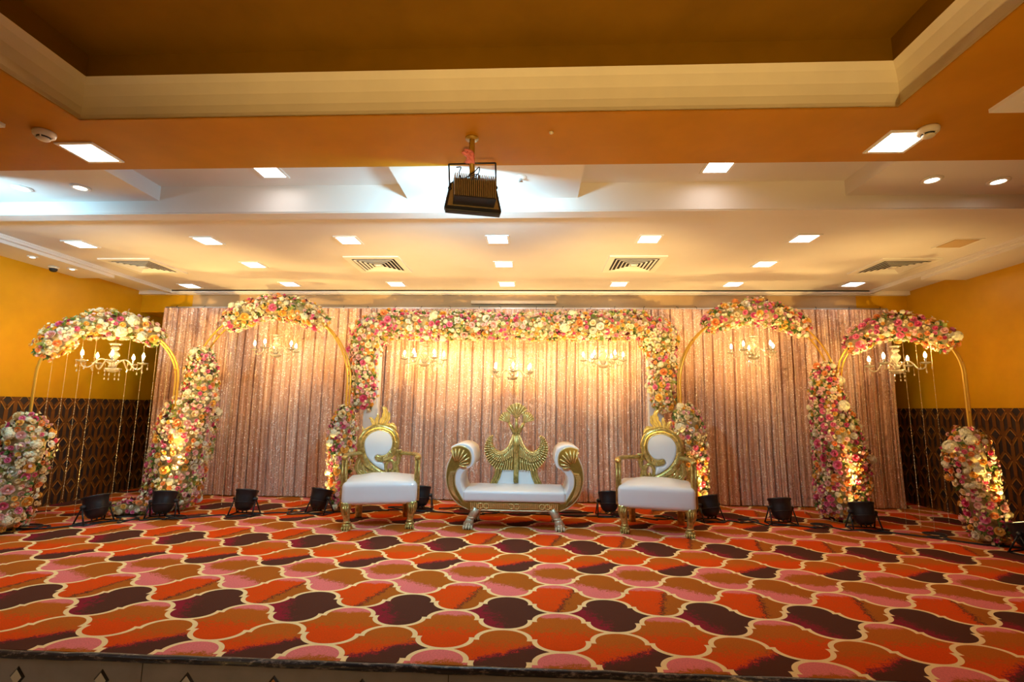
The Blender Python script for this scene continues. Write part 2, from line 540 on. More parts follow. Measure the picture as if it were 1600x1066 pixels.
# ceiling over the stage
mb = MB()
mb.box(XL, XR, 4.05, YB + 0.1, ZS, ZS + 0.5)
struct('ceiling', mb, [M_WHITE])
mb = MB()                                                         # lower strips along the side walls
mb.box(XL, -5.62, 4.05, 6.15, ZL, ZS); mb.box(4.88, XR, 4.05, 6.25, ZL, ZS)
mb.box(XL, XR, 4.05, 4.19, 2.965, ZS)                             # front lip
mb.box(XL, XR, 7.165, 7.24, 2.975, ZS)                             # drop behind the back moulding
struct('ceiling_strip', mb, [M_WHITE])
mb = MB()                                                         # moulding round the stage ceiling
for (x0, x1, y0, y1) in ((-5.62, -5.575, 4.19, 7.14), (4.835, 4.88, 4.19, 7.14), (-5.62, 4.88, 7.12, 7.165)):
    mb.box(x0, x1, y0, y1, 2.985, ZS)
    mb.box(x0 - 0.012, x1 + 0.012, y0, y1 + 0.012, 3.012, ZS)
mb.box(-5.575, 4.835, 4.19, 4.21, 2.99, ZS); mb.box(-5.575, 4.835, 4.21, 4.25, 3.015, ZS)
mb.box(XL, XR, 4.043, 4.05, 2.975, 2.985)
struct('trim_2', mb, [M_WHITE])

# ceiling over the hall: gold with a deep cove, a white band with two shallow trays
CX0, CX1, CY0, CY1 = -2.94, 2.17, -2.2, 2.815
TY = 4.05; GY = 3.47
mb = MB()
for (x0, x1, y0, y1) in ((XL, CX0, YF, GY), (CX1, XR, YF, GY), (CX0, CX1, CY1, GY), (CX0, CX1, YF, CY0)):
    mb.box(x0, x1, y0, y1, ZH, ZH + 0.003)
K = 0.082
for (x0, x1, y0, y1) in ((XL, CX0 - K, YF, GY), (CX1 + K, XR, YF, GY), (CX0 - K, CX1 + K, CY1 + K, GY), (CX0 - K, CX1 + K, YF, CY0 - K)):
    mb.box(x0, x1, y0, y1, ZH + 0.003, ZH + 0.6)
struct('ceiling_gold', mb, [M_GOLDCEIL])
TR = ((-3.37, -1.115), (0.37, 2.62))
mb = MB()
for (x0, x1) in ((XL, TR[0][0]), (TR[0][1], TR[1][0]), (TR[1][1], XR)):
    mb.box(x0, x1, GY, TY, ZH, ZH + 0.5)
for (x0, x1) in TR:
    mb.box(x0, x1, GY, TY, ZH + 0.135, ZH + 0.5)
struct('ceiling_band', mb, [M_WHITE])
# cove: concave cream moulding, gold upstand and lid with recess shade in their colour
prof = [(0.0, ZH - 0.004), (0.014, ZH + 0.008), (0.045, ZH + 0.03), (0.07, ZH + 0.08), (0.078, ZH + 0.14), (0.068, ZH + 0.21), (0.04, ZH + 0.275), (0.004, ZH + 0.31)]
mb = MB()
ring = lambda d: [(CX0 - d, CY0 - d), (CX1 + d, CY0 - d), (CX1 + d, CY1 + d), (CX0 - d, CY1 + d)]
vs = []; fs = []
for d, z in prof: vs += [(x, y, z) for x, y in ring(d)]
for i in range(len(prof) - 1):
    for k in range(4):
        l = (k + 1) % 4; fs.append((i * 4 + k, (i + 1) * 4 + k, (i + 1) * 4 + l, i * 4 + l))
mb.add(vs, fs, 0)
struct('trim_3', mb, [M_COVE])
mb = MB(); z0, z1 = ZH + 0.31, ZH + 0.46
q0 = ring(0.004)
mb.add([(x, y, z0) for x, y in q0] + [(x, y, z1) for x, y in q0], [(k, 4 + k, 4 + (k + 1) % 4, (k + 1) % 4) for k in range(4)] + [(4, 5, 6, 7)], 0)
mb.add([(x, y, z1 + 0.05) for x, y in ring(0.3)], [(0, 1, 2, 3)], 0)
struct('ceiling_recess', mb, [mat('shade-darkened gold paint', (0.25, 0.12, 0.002), 0.5, 0.1, vary=0.12, vscale=3.0, spec=0.25)])  # same gold, darker colour in place of the deep recess's shade

# ------------------------------------------------------------------ ceiling fittings
M_PANEL = glow('white led panel', (1.0, 0.96, 0.93), PANEL_GLOW)
M_SPOT = glow('round downlight lens', (1.0, 0.93, 0.80), SPOT_GLOW)
def led(label, x, y, z, s=0.20, group=None):
    t = thing('ceiling_light', label, 'ceiling light', (x, y, z), 0, group)
    mb = MB(); h, o = s / 2, s / 2 + 0.022
    for (x0, x1, y0, y1) in ((-o, o, -o, -h), (-o, o, h, o), (-o, -h, -h, h), (h, o, -h, h)):
        mb.box(x0, x1, y0, y1, -0.010, -0.0005)
    part('frame', mb, [M_FRAME], t)
    mb = MB(); mb.box(-h, h, -h, h, -0.006, -0.0005); part('diffuser', mb, [M_PANEL], t)
    return t
xs7 = [-5.02, -3.505, -1.97, -0.385, 1.18, 2.735, 4.37]
rows = (('stage ceiling row nearest the hall', 4.92, xs7[:6]), ('stage ceiling row level with the air vents', 5.80, [-3.51, -0.375, 2.745]), ('stage ceiling row nearest the curtain', 6.76, [-5.09, -3.53, -1.97, -0.386, 1.18, 2.755, 4.37]))
side = lambda i, n: ('leftmost' if i == 0 else 'rightmost' if i == n - 1 else ORD[i] + ' from left')
for nm, y, xs in rows:
    for i, x in enumerate(xs):
        led('square lit panel, %s in the %s' % (side(i, len(xs)), nm), x, y + (0.1 if abs(x) > 4.8 else 0), ZS, 0.2, 'square panel lights over the stage')
led('large lit panel in the gold ceiling beside the left smoke detector', -3.235, 3.21, ZH, 0.235)
led('large lit panel in the gold ceiling beside the right smoke detector', 2.44, 3.20, ZH, 0.235)
for yy, bay in ((0.3, 'first'), (-1.7, 'second'), (-3.7, 'third')):  # extra panels out of view, added to brighten the hall
    for xx, sd in ((-4.4, 'left'), (3.6, 'right')):
        if sd == 'right' and bay == 'first': continue
        led('added unseen fill panel of the hall ceiling, %s side, %s bay' % (sd, bay), xx, yy, ZH, 0.50)
led('square lit panel inside the left shallow ceiling tray', -2.22, 3.78, ZH + 0.135, 0.19)
led('square lit panel inside the right shallow ceiling tray', 1.47, 3.77, ZH + 0.135, 0.19)

def downlight(label, x, y, z, r=0.045, group='round downlights'):
    t = thing('downlight', label, 'ceiling light', (x, y, z), 0, group)
    mb = MB(); mb.lathe([(r + 0.028, -0.0005), (r + 0.026, -0.008), (r + 0.004, -0.012), (r, -0.004), (r, -0.0005)], 20); part('rim', mb, [M_FRAME], t)
    mb = MB(); mb.lathe([(r - 0.001, -0.006), (r * 0.6, -0.011), (0.002, -0.012)], 20); part('lens', mb, [M_SPOT], t)
downlight('round downlight in the white band, outermost at the left end', -4.36, 3.77, ZH)
downlight('round downlight in the white band, nearer the left tray', -3.84, 3.765, ZH)
downlight('round downlight in the white band, nearer the right tray', 3.10, 3.765, ZH)
downlight('round downlight in the white band, outermost at the right end', 3.63, 3.80, ZH)
downlight('tiny spotlight in the left ceiling strip, nearer the hall', -5.78, 5.22, ZL, 0.026, 'tiny strip spotlights')
downlight('tiny spotlight in the left ceiling strip, behind the dome camera', -5.78, 5.71, ZL, 0.026, 'tiny strip spotlights')

def vent(label, x, y, z, s=0.66):
    t = thing('air_vent', label, 'air vent', (x, y, z), 0, 'square air diffusers')
    h = s / 2
    mb = MB()
    for (x0, x1, y0, y1) in ((-h, h, -h, -h + .07), (-h, h, h - .07, h), (-h, -h + .07, -h + .07, h - .07), (h - .07, h, -h + .07, h - .07)): mb.box(x0, x1, y0, y1, -0.016, -0.0005)
    part('frame', mb, [M_FRAME], t)
    mb = MB(); mb.box(-h + .07, h - .07, -h + .07, h - .07, -0.003, -0.0005); part('duct_opening', mb, [M_DARK], t)
    for k in range(5):
        o = h - 0.092 - 0.046 * k; i = o - 0.016
        q = lambda d, zz: [(-d, -d, zz), (d, -d, zz), (d, d, zz), (-d, d, zz)]
        mb = MB(); mb.add(q(o, -0.020) + q(i, -0.010) + q(i - 0.003, -0.013) + q(o - 0.003, -0.023),
            [(a_ * 4 + k_, a_ * 4 + (k_ + 1) % 4, ((a_ + 1) % 4) * 4 + (k_ + 1) % 4, ((a_ + 1) % 4) * 4 + k_) for a_ in range(4) for k_ in range(4)], 0)
        part('louver', mb, [M_FRAME], t)
    mb = MB(); mb.box(-.03, .03, -.03, .03, -0.030, -0.010); part('centre_plate', mb, [M_FRAME], t)
for lab, x, y in (('square louvred air vent over the far left floral arch', -4.97, 5.86), ('square louvred air vent between the left panels, left of the middle', -1.92, 5.80),
                  ('square louvred air vent right of the middle, over the right chair', 1.19, 5.80), ('square louvred air vent over the far right floral arch', 4.30, 5.92)):
    vent(lab, x, y, ZS)
t = thing('access_hatch', 'closed square access hatch in the stage ceiling near the right wall', 'hatch', (4.375, 5.09, ZS))
mb = MB()
for (x0, x1, y0, y1) in ((-.15, .15, -.15, -.13), (-.15, .15, .13, .15), (-.15, -.13, -.13, .13), (.13, .15, -.13, .13)): mb.box(x0, x1, y0, y1, -0.006, -0.0005)
part('frame', mb, [M_FRAME], t)
mb = MB(); mb.box(-.118, .118, -.118, .118, -0.008, -0.0005); part('panel', mb, [mat('yellowed hatch panel', (0.55, 0.38, 0.2), 0.6)], t)

M_PLASTIC = mat('ivory plastic', (0.72, 0.64, 0.50), 0.4)
M_BLACKPL = mat('black plastic', (0.015, 0.015, 0.017), 0.42)
def smoke(label, x, y):
    t = thing('smoke_detector', label, 'smoke detector', (x, y, ZH), 0, 'smoke detectors')
    mb = MB(); mb.lathe([(0.062, -0.0005), (0.064, -0.012), (0.060, -0.030), (0.050, -0.038)], 24); part('base', mb, [M_PLASTIC], t)
    mb = MB(); mb.lathe([(0.040, -0.036), (0.038, -0.046)], 20); part('sensing_slot', mb, [M_BLACKPL], t)
    mb = MB(); mb.lathe([(0.036, -0.044), (0.036, -0.054), (0.028, -0.060), (0.004, -0.062)], 20)
    for k in range(4):
        a = PI / 2 * k + 0.4; mb.tube([(0.048 * math.cos(a), 0.048 * math.sin(a), -0.036), (0.036 * math.cos(a), 0.036 * math.sin(a), -0.052)], 0.004, 6)
    part('sensing_cap', mb, [M_PLASTIC], t)
smoke('round smoke detector on the gold ceiling above the left large panel light', -3.31, 2.945)
smoke('round smoke detector on the gold ceiling above the right large panel light', 2.52, 3.05)

t = thing('dome_camera', 'small white dome camera on the left ceiling strip between two spotlights', 'camera', (-5.93, 5.62, ZL))
mb = MB(); mb.lathe([(0.055, -0.0005), (0.055, -0.02), (0.046, -0.026)], 20); part('mount', mb, [M_PLASTIC], t)
mb = MB(); mb.lathe([(0.043, -0.024), (0.040, -0.045), (0.026, -0.062), (0.004, -0.067)], 18); part('dome', mb, [M_BLACKPL], t)
t = thing('sprinkler_head', 'chrome sprinkler rosette on the white band behind the floodlight', 'sprinkler', (-0.11, 3.66, ZH))
M_CHROME = mat('chrome', (0.75, 0.76, 0.78), 0.15, 1.0)
mb = MB(); mb.lathe([(0.046, -0.0005), (0.044, -0.006), (0.022, -0.012), (0.012, -0.014)], 20); part('rosette', mb, [M_FRAME], t)
mb = MB(); mb.tube([(0, 0, -0.012), (0, 0, -0.04)], 0.006, 8); mb.lathe([(0.018, -0.04), (0.018, -0.043)], 12)
for sx in (-1, 1): mb.tube([(0.005 * sx, 0, -0.014), (0.014 * sx, 0, -0.026), (0.004 * sx, 0, -0.04)], 0.0025, 6)
part('spray_nozzle', mb, [M_CHROME], t)
t = thing('ceiling_hook', 'small white plastic cap on the gold ceiling right of the floodlight', 'ceiling cap', (0.106, 3.03, ZH))
mb = MB(); mb.lathe([(0.016, -0.0005), (0.014, -0.008), (0.005, -0.014)], 12); part('cap', mb, [M_PLASTIC], t)
def cassette(label, x, y):
    t = thing('air_cassette', label, 'air conditioner', (x, y, ZH), 0, 'ceiling air units'); h = 0.42
    mb = MB()
    for (x0, x1, y0, y1) in ((-h, h, -h, -h + .1), (-h, h, h - .1, h), (-h, -h + .1, -h + .1, h - .1), (h - .1, h, -h + .1, h - .1)): mb.box(x0, x1, y0, y1, -0.025, -0.0005)
    part('frame', mb, [M_FRAME], t)
    mb = MB(); mb.box(-h + .1, h - .1, -h + .1, h - .1, -0.004, -0.0005); part('intake_opening', mb, [M_DARK], t)
    for k in range(11):
        mb = MB(); xx = -0.29 + 0.058 * k; mb.box(xx, xx + 0.012, -h + .1, h - .1, -0.018, -0.004); part('slat', mb, [M_FRAME], t)
cassette('white square air unit in the gold ceiling, cut off by the right edge', 3.14, 2.43)
cassette('white square air unit in the gold ceiling, barely showing at the left edge', -3.90, 2.43)
# ------------------------------------------------------------------ sequin curtains on a rail
def sequin_material():
    m, nt, b = new_mat('rose gold sequin cloth'); NX.tree = nt
    tc = nt.nodes.new('ShaderNodeTexCoord')
    sp = nt.nodes.new('ShaderNodeSeparateXYZ'); nt.links.new(tc.outputs['Object'], sp.inputs[0])
    X, Z = NX(sp.outputs[0]), NX(sp.outputs[2])
    vo = nt.nodes.new('ShaderNodeTexVoronoi'); vo.inputs['Scale'].default_value = 105
    nt.links.new(tc.outputs['Object'], vo.inputs['Vector'])
    sc = nt.nodes.new('ShaderNodeSeparateColor'); nt.links.new(vo.outputs['Color'], sc.inputs[0])
    r1, r2 = NX(sc.outputs[0]), NX(sc.outputs[1])
    # paler stripes down the cloth, with more painted sparkles
    st = noise(nt, 1.0, 3.0, 0.7, stretch=(11, 0.01, 0.35)).step(0.42, 0.62)
    big = noise(nt, 1.4, 2.0)
    painted_glint = r1.gt(0.975 - st * 0.055)  # near-white cells paint sequin glints into the colour
    base = mixc(nt, st * 0.8 + big * 0.2, (0.60, 0.33, 0.215), (0.80, 0.56, 0.43))
    base = mixc(nt, r2 * 0.5, base, (0.48, 0.235, 0.14))
    nt.links.new(mixc(nt, painted_glint, base, (0.98, 0.92, 0.84)), b.inputs['Base Color'])
    b.inputs['Metallic'].default_value = 0.35
    b.inputs['Roughness'].default_value = 0.42
    b.inputs['Sheen Weight'].default_value = 0.2
    # every sequin lies at its own small tilt
    geo = nt.nodes.new('ShaderNodeNewGeometry')
    vm = nt.nodes.new('ShaderNodeVectorMath'); vm.operation = 'SUBTRACT'; nt.links.new(vo.outputs['Color'], vm.inputs[0]); vm.inputs[1].default_value = (0.5, 0.5, 0.5)
    vs = nt.nodes.new('ShaderNodeVectorMath'); vs.operation = 'SCALE'; nt.links.new(vm.outputs[0], vs.inputs[0]); vs.inputs['Scale'].default_value = 0.75
    va = nt.nodes.new('ShaderNodeVectorMath'); va.operation = 'ADD'; nt.links.new(vs.outputs[0], va.inputs[0]); nt.links.new(geo.outputs['Normal'], va.inputs[1])
    vn = nt.nodes.new('ShaderNodeVectorMath'); vn.operation = 'NORMALIZE'; nt.links.new(va.outputs[0], vn.inputs[0])
    nt.links.new(vn.outputs[0], b.inputs['Normal'])
    return m
M_SEQ = sequin_material()
DY = 7.06
DTOP = 2.735
def curtain(label, x0, x1, seed, yoff=0.0):
    rng = random.Random(seed)
    mb = MB()
    step = 0.005
    n = int((x1 - x0) / step) + 1
    # creases where the panels were pressed, fairly even, and soft pleats between
    cre = []; x = x0 + 0.05
    while x < x1 - 0.03:
        cre.append((x, rng.uniform(0.5, 1.0))); x += rng.uniform(0.125, 0.185)
    ph = [rng.uniform(0, 6.28) for _ in range(6)]
    zs = [0.012, 0.3, 0.8, 1.4, 2.0, 2.45, DTOP - 0.05, DTOP]
    vs = []
    for zi, z in enumerate(zs):
        k = 1 - 0.55 * (z / DTOP) ** 2                            # fuller folds near the hem
        for i in range(n):
            x = x0 + (x1 - x0) * i / (n - 1)
            sway = 0.012 * math.sin(z * 1.7 + ph[5])
            y = 0.007 * math.sin(2 * PI * x / 0.083 + ph[0] + 1.4 * math.sin(x * 5.1 + ph[1])) + 0.005 * math.sin(2 * PI * x / 0.037 + ph[2]) * (0.4 + 0.6 * math.sin(x * 3 + ph[3]) ** 2)
            y += 0.012 * math.sin(2 * PI * x / 0.61 + ph[4])
            y *= k
            d = min(((abs(x - c), a) for c, a in cre), default=(9, 0))
            if d[0] < 0.014: y += 0.055 * d[1] * (1 - d[0] / 0.014)
            vs.append((x + sway * k, DY + yoff + y, z))
    fs = [(j * n + i, j * n + i + 1, (j + 1) * n + i + 1, (j + 1) * n + i) for j in range(len(zs) - 1) for i in range(n - 1)]
    mb.add(vs, fs, 0, True)
    o = part('sequin_curtain', mb, [M_SEQ]); tag(o, label, 'curtain', 'rose gold sequin curtains')
    return o
curtain('rose gold sequin curtain hanging behind the two left arches', -5.60, -2.38, 11)
curtain('rose gold sequin curtain behind the settee, inside the floral frame', -2.40, 1.76, 12, 0.012)
curtain('rose gold sequin curtain hanging behind the two right arches', 1.74, 5.02, 13)
t = thing('curtain_rail', 'long pale metal rail holding up the sequin curtains, on upright posts', 'rail', (0, DY + 0.06, 0))
M_RAIL = mat('pale painted steel', (0.70, 0.66, 0.62), 0.4, 0.3)
mb = MB(); mb.tube([(-5.62, 0, DTOP + 0.012), (5.04, 0, DTOP + 0.012)], 0.020, 10); part('crossbar', mb, [M_RAIL], t)
for x in (-5.5, -2.9, -0.3, 2.3, 4.95):
    mb = MB(); mb.tube([(x, 0.03, 0.0), (x, 0.03, DTOP)], 0.022, 10); mb.lathe([(0.055, 0.0), (0.055, 0.012), (0.03, 0.02)], 16, (x, 0.03, 0)); part('post', mb, [M_RAIL], t)
mb = MB(); rng = random.Random(3)
for i in range(26):
    x = -5.4 + 10.3 * i / 25 + rng.uniform(-.1, .1)
    mb.tube([(x, -0.02, DTOP + 0.005), (x + 0.004, -0.01, DTOP + 0.036), (x + rng.uniform(-.03, .03), 0.01, DTOP + 0.05)], 0.004, 5)
part('tie_wire', mb, [M_BLACKPL], t, kind='stuff')
# gold batten lying along the wall above the curtain
t = thing('wall_batten', 'pale wooden batten fixed high on the back wall above the floral frame', 'batten', (-0.31, YBM - 0.001, 2.86))
mb = MB(); mb.rbox((0, -0.03, 0), (1.28, 0.06, 0.05), 0.006); part('batten', mb, [mat('pale wood', (0.70, 0.52, 0.32), 0.5)], t)

# ------------------------------------------------------------------ flowers
def petal_mat(name, inner, outer, r=0.045):
    m, nt, b = new_mat(name); NX.tree = nt
    tc = nt.nodes.new('ShaderNodeTexCoord')
    vm = nt.nodes.new('ShaderNodeVectorMath'); vm.operation = 'LENGTH'; nt.links.new(tc.outputs['Object'], vm.inputs[0])
    d = NX(vm.outputs['Value'])
    nt.links.new(mixc(nt, d.step(r * 0.3, r * 0.95), inner, outer), b.inputs['Base Color'])
    b.inputs['Roughness'].default_value = 0.6
    b.inputs['Subsurface Weight'].default_value = 0.0
    b.inputs['Specular IOR Level'].default_value = 0.25
    return m
PETALS = {
    'pink': petal_mat('pink petal', (0.74, 0.07, 0.20), (0.86, 0.30, 0.42)),
    'rose': petal_mat('deep rose petal', (0.66, 0.03, 0.13), (0.80, 0.16, 0.30)),
    'blush': petal_mat('blush petal', (0.84, 0.40, 0.36), (0.88, 0.62, 0.56)),
    'peach': petal_mat('peach petal', (0.85, 0.24, 0.04), (0.90, 0.46, 0.17)),
    'yellow': petal_mat('apricot yellow petal', (0.86, 0.40, 0.03), (0.92, 0.62, 0.16)),
    'cream': petal_mat('cream petal', (0.85, 0.62, 0.25), (0.92, 0.82, 0.56)),
    'white': petal_mat('white petal', (0.82, 0.74, 0.55), (0.88, 0.85, 0.76)),
}
def petal(mb, a, r0, r1, z0, z1, wdt, curl, mi=0):
    """one cupped petal: from radius r0 height z0 at the base to r1, z1 at the lip"""
    vs = []
    for j, t in enumerate((0.0, 0.55, 1.0)):
        r = lerp(r0, r1, t ** 0.8); z = lerp(z0, z1, t) + (curl if j == 2 else 0)
        ww = wdt * (0.55, 1.0, 0.72)[j]
        for s in (-1, 0, 1):
            aa = a + s * ww
            rr = r * (1 - (0.06 if s else 0)); vs.append((rr * math.cos(aa), rr * math.sin(aa), z - (0.0 if s == 0 else 0.12 * (z1 - z0))))
    mb.add(vs, [(0, 1, 4, 3), (1, 2, 5, 4), (3, 4, 7, 6), (4, 5, 8, 7)], mi, True)
def rose_mb(seed, openness=1.0):
    rng = random.Random(seed); mb = MB(); Rr = 0.045
    for k in range(6): petal(mb, 2 * PI * k / 6 + rng.uniform(-.1, .1), Rr * 0.30, Rr * 1.0, -0.012, 0.006 + rng.uniform(-.003, .003), 0.62, -0.004)
    for k in range(5): petal(mb, 2 * PI * k / 5 + 0.4 + rng.uniform(-.1, .1), Rr * 0.25, Rr * 0.76, -0.008, 0.018, 0.72, -0.001)
    for k in range(4): petal(mb, 2 * PI * k / 4 + 0.9, Rr * 0.18, Rr * 0.48 * openness, 0.0, 0.025, 0.85, 0.0)
    mb.lathe([(Rr * 0.24, 0.004), (Rr * 0.26, 0.020), (Rr * 0.16, 0.027), (0.001, 0.026)], 7)
    return mb
def ranunculus_mb(seed):
    rng = random.Random(seed); mb = MB(); Rr = 0.043
    for L, (n, r, z0, z1) in enumerate(((7, 1.0, -0.014, 0.0), (6, 0.82, -0.008, 0.014), (6, 0.60, 0.0, 0.023), (4, 0.36, 0.006, 0.027))):
        for k in range(n): petal(mb, 2 * PI * k / n + 0.5 * L + rng.uniform(-.1, .1), Rr * r * 0.4, Rr * r, z0, z1, PI / n * 1.25, 0.0)
    mb.ball((0, 0, 0.022), 0.010, n=6, m=4)
    return mb
ROSES = {c: [rose_mb(i * 7 + 1).mesh('rose_' + c, [PETALS[c]]) for i in range(2)] for c in PETALS}
RANUN = {c: [ranunculus_mb(i * 5 + 2).mesh('ranunculus_' + c, [PETALS[c]]) for i in range(1)] for c in PETALS}
def hydrangea_mb(seed):
    rng = random.Random(seed); mb = MB()
    for k in range(26):
        z = rng.uniform(-0.1, 1.0); a = k * 2.4; q = math.sqrt(max(0, 1 - z * z))
        n = Vector((q * math.cos(a), q * math.sin(a), z)); c = n * 0.048; u = n.orthogonal().normalized(); v = n.cross(u); t = rng.uniform(0, 1.5)
        for s in range(4):
            d = u * math.cos(t + s * PI / 2) + v * math.sin(t + s * PI / 2); e = n.cross(d)
            mb.add([c, c + d * 0.011 + e * 0.009 + n * 0.004, c + d * 0.019 + n * 0.002, c + d * 0.011 - e * 0.009 + n * 0.004], [(0, 3, 2, 1)], 0)
    mb.ball((0, 0, 0), 0.044, n=8, m=5)
    return mb
M_HYD = mat('pale hydrangea floret', (0.82, 0.76, 0.52), 0.65, vary=0.15, vscale=40)
HYDR = [hydrangea_mb(i).mesh('hydrangea', [M_HYD]) for i in range(2)]
M_LEAF = mat('green leaf', (0.13, 0.21, 0.04), 0.5, vary=0.4, vscale=14)
M_LEAF2 = mat('yellow green leaf', (0.36, 0.38, 0.07), 0.5, vary=0.3, vscale=14)
M_BURG = mat('burgundy leaf', (0.13, 0.022, 0.02), 0.5, vary=0.4, vscale=14)
M_FOAM = mat('flower netting', (0.42, 0.34, 0.16), 0.9, vary=0.5, vscale=25)
M_FILL1 = mat('cream filler blossom', (0.86, 0.74, 0.42), 0.6, vary=0.2, vscale=60)
M_FILL2 = mat('blush filler blossom', (0.84, 0.48, 0.42), 0.6, vary=0.2, vscale=60)

PAL_SIDE = ['pink'] * 5 + ['rose'] * 1 + ['blush'] * 4 + ['peach'] * 3 + ['yellow'] * 6 + ['cream'] * 9 + ['white'] * 4
PAL_PINK = ['pink'] * 7 + ['rose'] * 2 + ['blush'] * 6 + ['peach'] * 4 + ['yellow'] * 4 + ['cream'] * 5 + ['white'] * 4
PAL_WARM = ['pink'] * 7 + ['rose'] * 3 + ['blush'] * 5 + ['peach'] * 7 + ['yellow'] * 5 + ['cream'] * 4 + ['white'] * 2

def garland(parent, path, radii, n_max, seed, palette=PAL_SIDE, face=(0, -1, 0.15), spread=2.2, gap=0.060, squash=1.0, bands=None):
    """a flower garland round a path (parent space): leafy core mesh; roses, ranunculus and hydrangeas as its sub-parts"""
    n_max = int(n_max * 1.65); rng = random.Random(seed); F = Vector(face).normalized()
    fine = spline(path, 10); nf = len(fine)
    rad = [radii[min(int(i / 10), len(radii) - 1)] + (radii[min(int(i / 10) + 1, len(radii) - 1)] - radii[min(int(i / 10), len(radii) - 1)]) * (i % 10) / 10 for i in range(nf)]
    Ls = [0.0]
    for i in range(1, nf): Ls.append(Ls[-1] + (fine[i] - fine[i - 1]).length)
    L = Ls[-1]
    def at(s):
        i = 0
        while i < nf - 2 and Ls[i + 1] < s: i += 1
        t = (s - Ls[i]) / max(1e-6, Ls[i + 1] - Ls[i]); t = max(0, min(1, t))
        return fine[i].lerp(fine[i + 1], t), lerp(rad[i], rad[i + 1], t), (fine[i + 1] - fine[i]).normalized()
    core = MB()
    wob = [rad[i] * 0.70 * (0.35 if i in (0, nf - 1) else 0.8 if i in (1, nf - 2) else 1.0) for i in range(nf)]
    core.tube(fine, wob, n=10, mi=0, up=tuple(F))
    def sample():
        s = rng.uniform(-0.03, L + 0.03) if L > 0.3 else rng.uniform(0, L)
        p, r, T = at(max(0, min(L, s)))
        n1 = (F - T * F.dot(T)); n1 = n1.normalized() if n1.length > 1e-4 else T.orthogonal().normalized()
        n2 = T.cross(n1)
        th = rng.uniform(-spread, spread)
        n = n1 * math.cos(th) + n2 * math.sin(th)
        e = 0.0
        if s < r * 0.5: e = -(1 - s / (r * 0.5))
        if s > L - r * 0.5: e = 1 - (L - s) / (r * 0.5)
        e = max(-1, min(1, e)); nn = (n + T * e * 0.9).normalized()
        return p + n * r * (1 - 0.35 * abs(e)) * squash, nn, r
    got = []
    tries = 0
    while len(got) < n_max and tries < n_max * 30:
        tries += 1
        p, n, r = sample(); sz = rng.choice((0.52, 0.60, 0.66, 0.74, 0.84, 1.0, 1.25))
        if p.z + parent.location.z < 0.045: continue
        if any((p - q).length < gap * 0.5 * (sz + s2) / 0.76 for q, _, s2 in got): continue
        got.append((p + n * rng.uniform(-0.02, 0.022), n, sz))
    g = part('flower_garland', core_leaves(core, got, rng, sample, L, radii, parent), [M_FOAM, M_LEAF, M_LEAF2, M_BURG], parent)
    for p, n, sz in got:
        q = rng.random(); c = rng.choice(palette)
        if q < 0.06: nm, me, sc = 'hydrangea', rng.choice(HYDR), sz * 1.05
        elif q < 0.40: nm, me, sc = 'ranunculus', rng.choice(RANUN[c]), sz
        else: nm, me, sc = 'rose', rng.choice(ROSES[c]), sz
        o = put(nm, me, g)
        nn = (n + Vector((rng.uniform(-.3, .3), rng.uniform(-.3, .3), rng.uniform(-.3, .3)))).normalized()
        rot = nn.to_track_quat('Z', 'Y').to_matrix().to_4x4() @ Matrix.Rotation(rng.uniform(0, 6.28), 4, 'Z')
        o.matrix_local = Matrix.Translation(p) @ rot @ Matrix.Scale(sc, 4)
    # small filler blossoms, too many to count
    fb = MB()
    for _ in range(int(len(got) * 1.25)):
        p, n, r = sample(); p = p + n * rng.uniform(-0.005, 0.035)
        if p.z + parent.location.z < 0.02: continue
        nn = (n + Vector((rng.uniform(-.5, .5), rng.uniform(-.5, .5), rng.uniform(-.5, .5)))).normalized()
        u = nn.orthogonal().normalized(); v = nn.cross(u); mi = 0 if rng.random() < 0.72 else 1; rs = rng.uniform(0.013, 0.021)
        ring = [p + (u * math.cos(2 * PI * k / 8) + v * math.sin(2 * PI * k / 8)) * rs * (1.0 if k % 2 == 0 else 0.78) + nn * (0.006 if k % 2 == 0 else 0.002) for k in range(8)]
        fb.add([p - nn * 0.004] + ring + [p + nn * 0.012], [(0, 1 + k, 1 + (k + 1) % 8) for k in range(8)] , mi, True)
        fb.add([p + nn * 0.010] + [p + (u * math.cos(1 + 2 * PI * k / 5) + v * math.sin(1 + 2 * PI * k / 5)) * rs * 0.45 + nn * 0.004 for k in range(5)], [(0, 1 + k, 1 + (k + 1) % 5) for k in range(5)], mi, True)
    part('filler_blossoms', fb, [M_FILL1, M_FILL2], g, kind='stuff')
    return g

def core_leaves(core, got, rng, sample, L, radii, parent):
    """leaf sprigs poking out of the core between the flowers"""
    for _ in range(int(len(got) * 0.42)):
        p, n, r = sample()
        if p.z + parent.location.z < 0.03: continue
        mi = 3 if rng.random() < 0.16 else (1 if rng.random() < 0.6 else 2)
        base = p - n * 0.03
        for k in range(5):
            d = (n + Vector((rng.uniform(-.9, .9), rng.uniform(-.9, .9), rng.uniform(-.9, .9)))).normalized()
            ln = rng.uniform(0.045, 0.075); wd = ln * 0.27
            s = d.cross(Vector((rng.uniform(-1, 1), rng.uniform(-1, 1), 0.3))).normalized(); up = s.cross(d)
            core.add([base, base + d * ln * 0.5 + s * wd + up * 0.006, base + d * ln + up * -0.008, base + d * ln * 0.5 - s * wd + up * 0.006], [(0, 1, 2, 3)], mi)
    return core

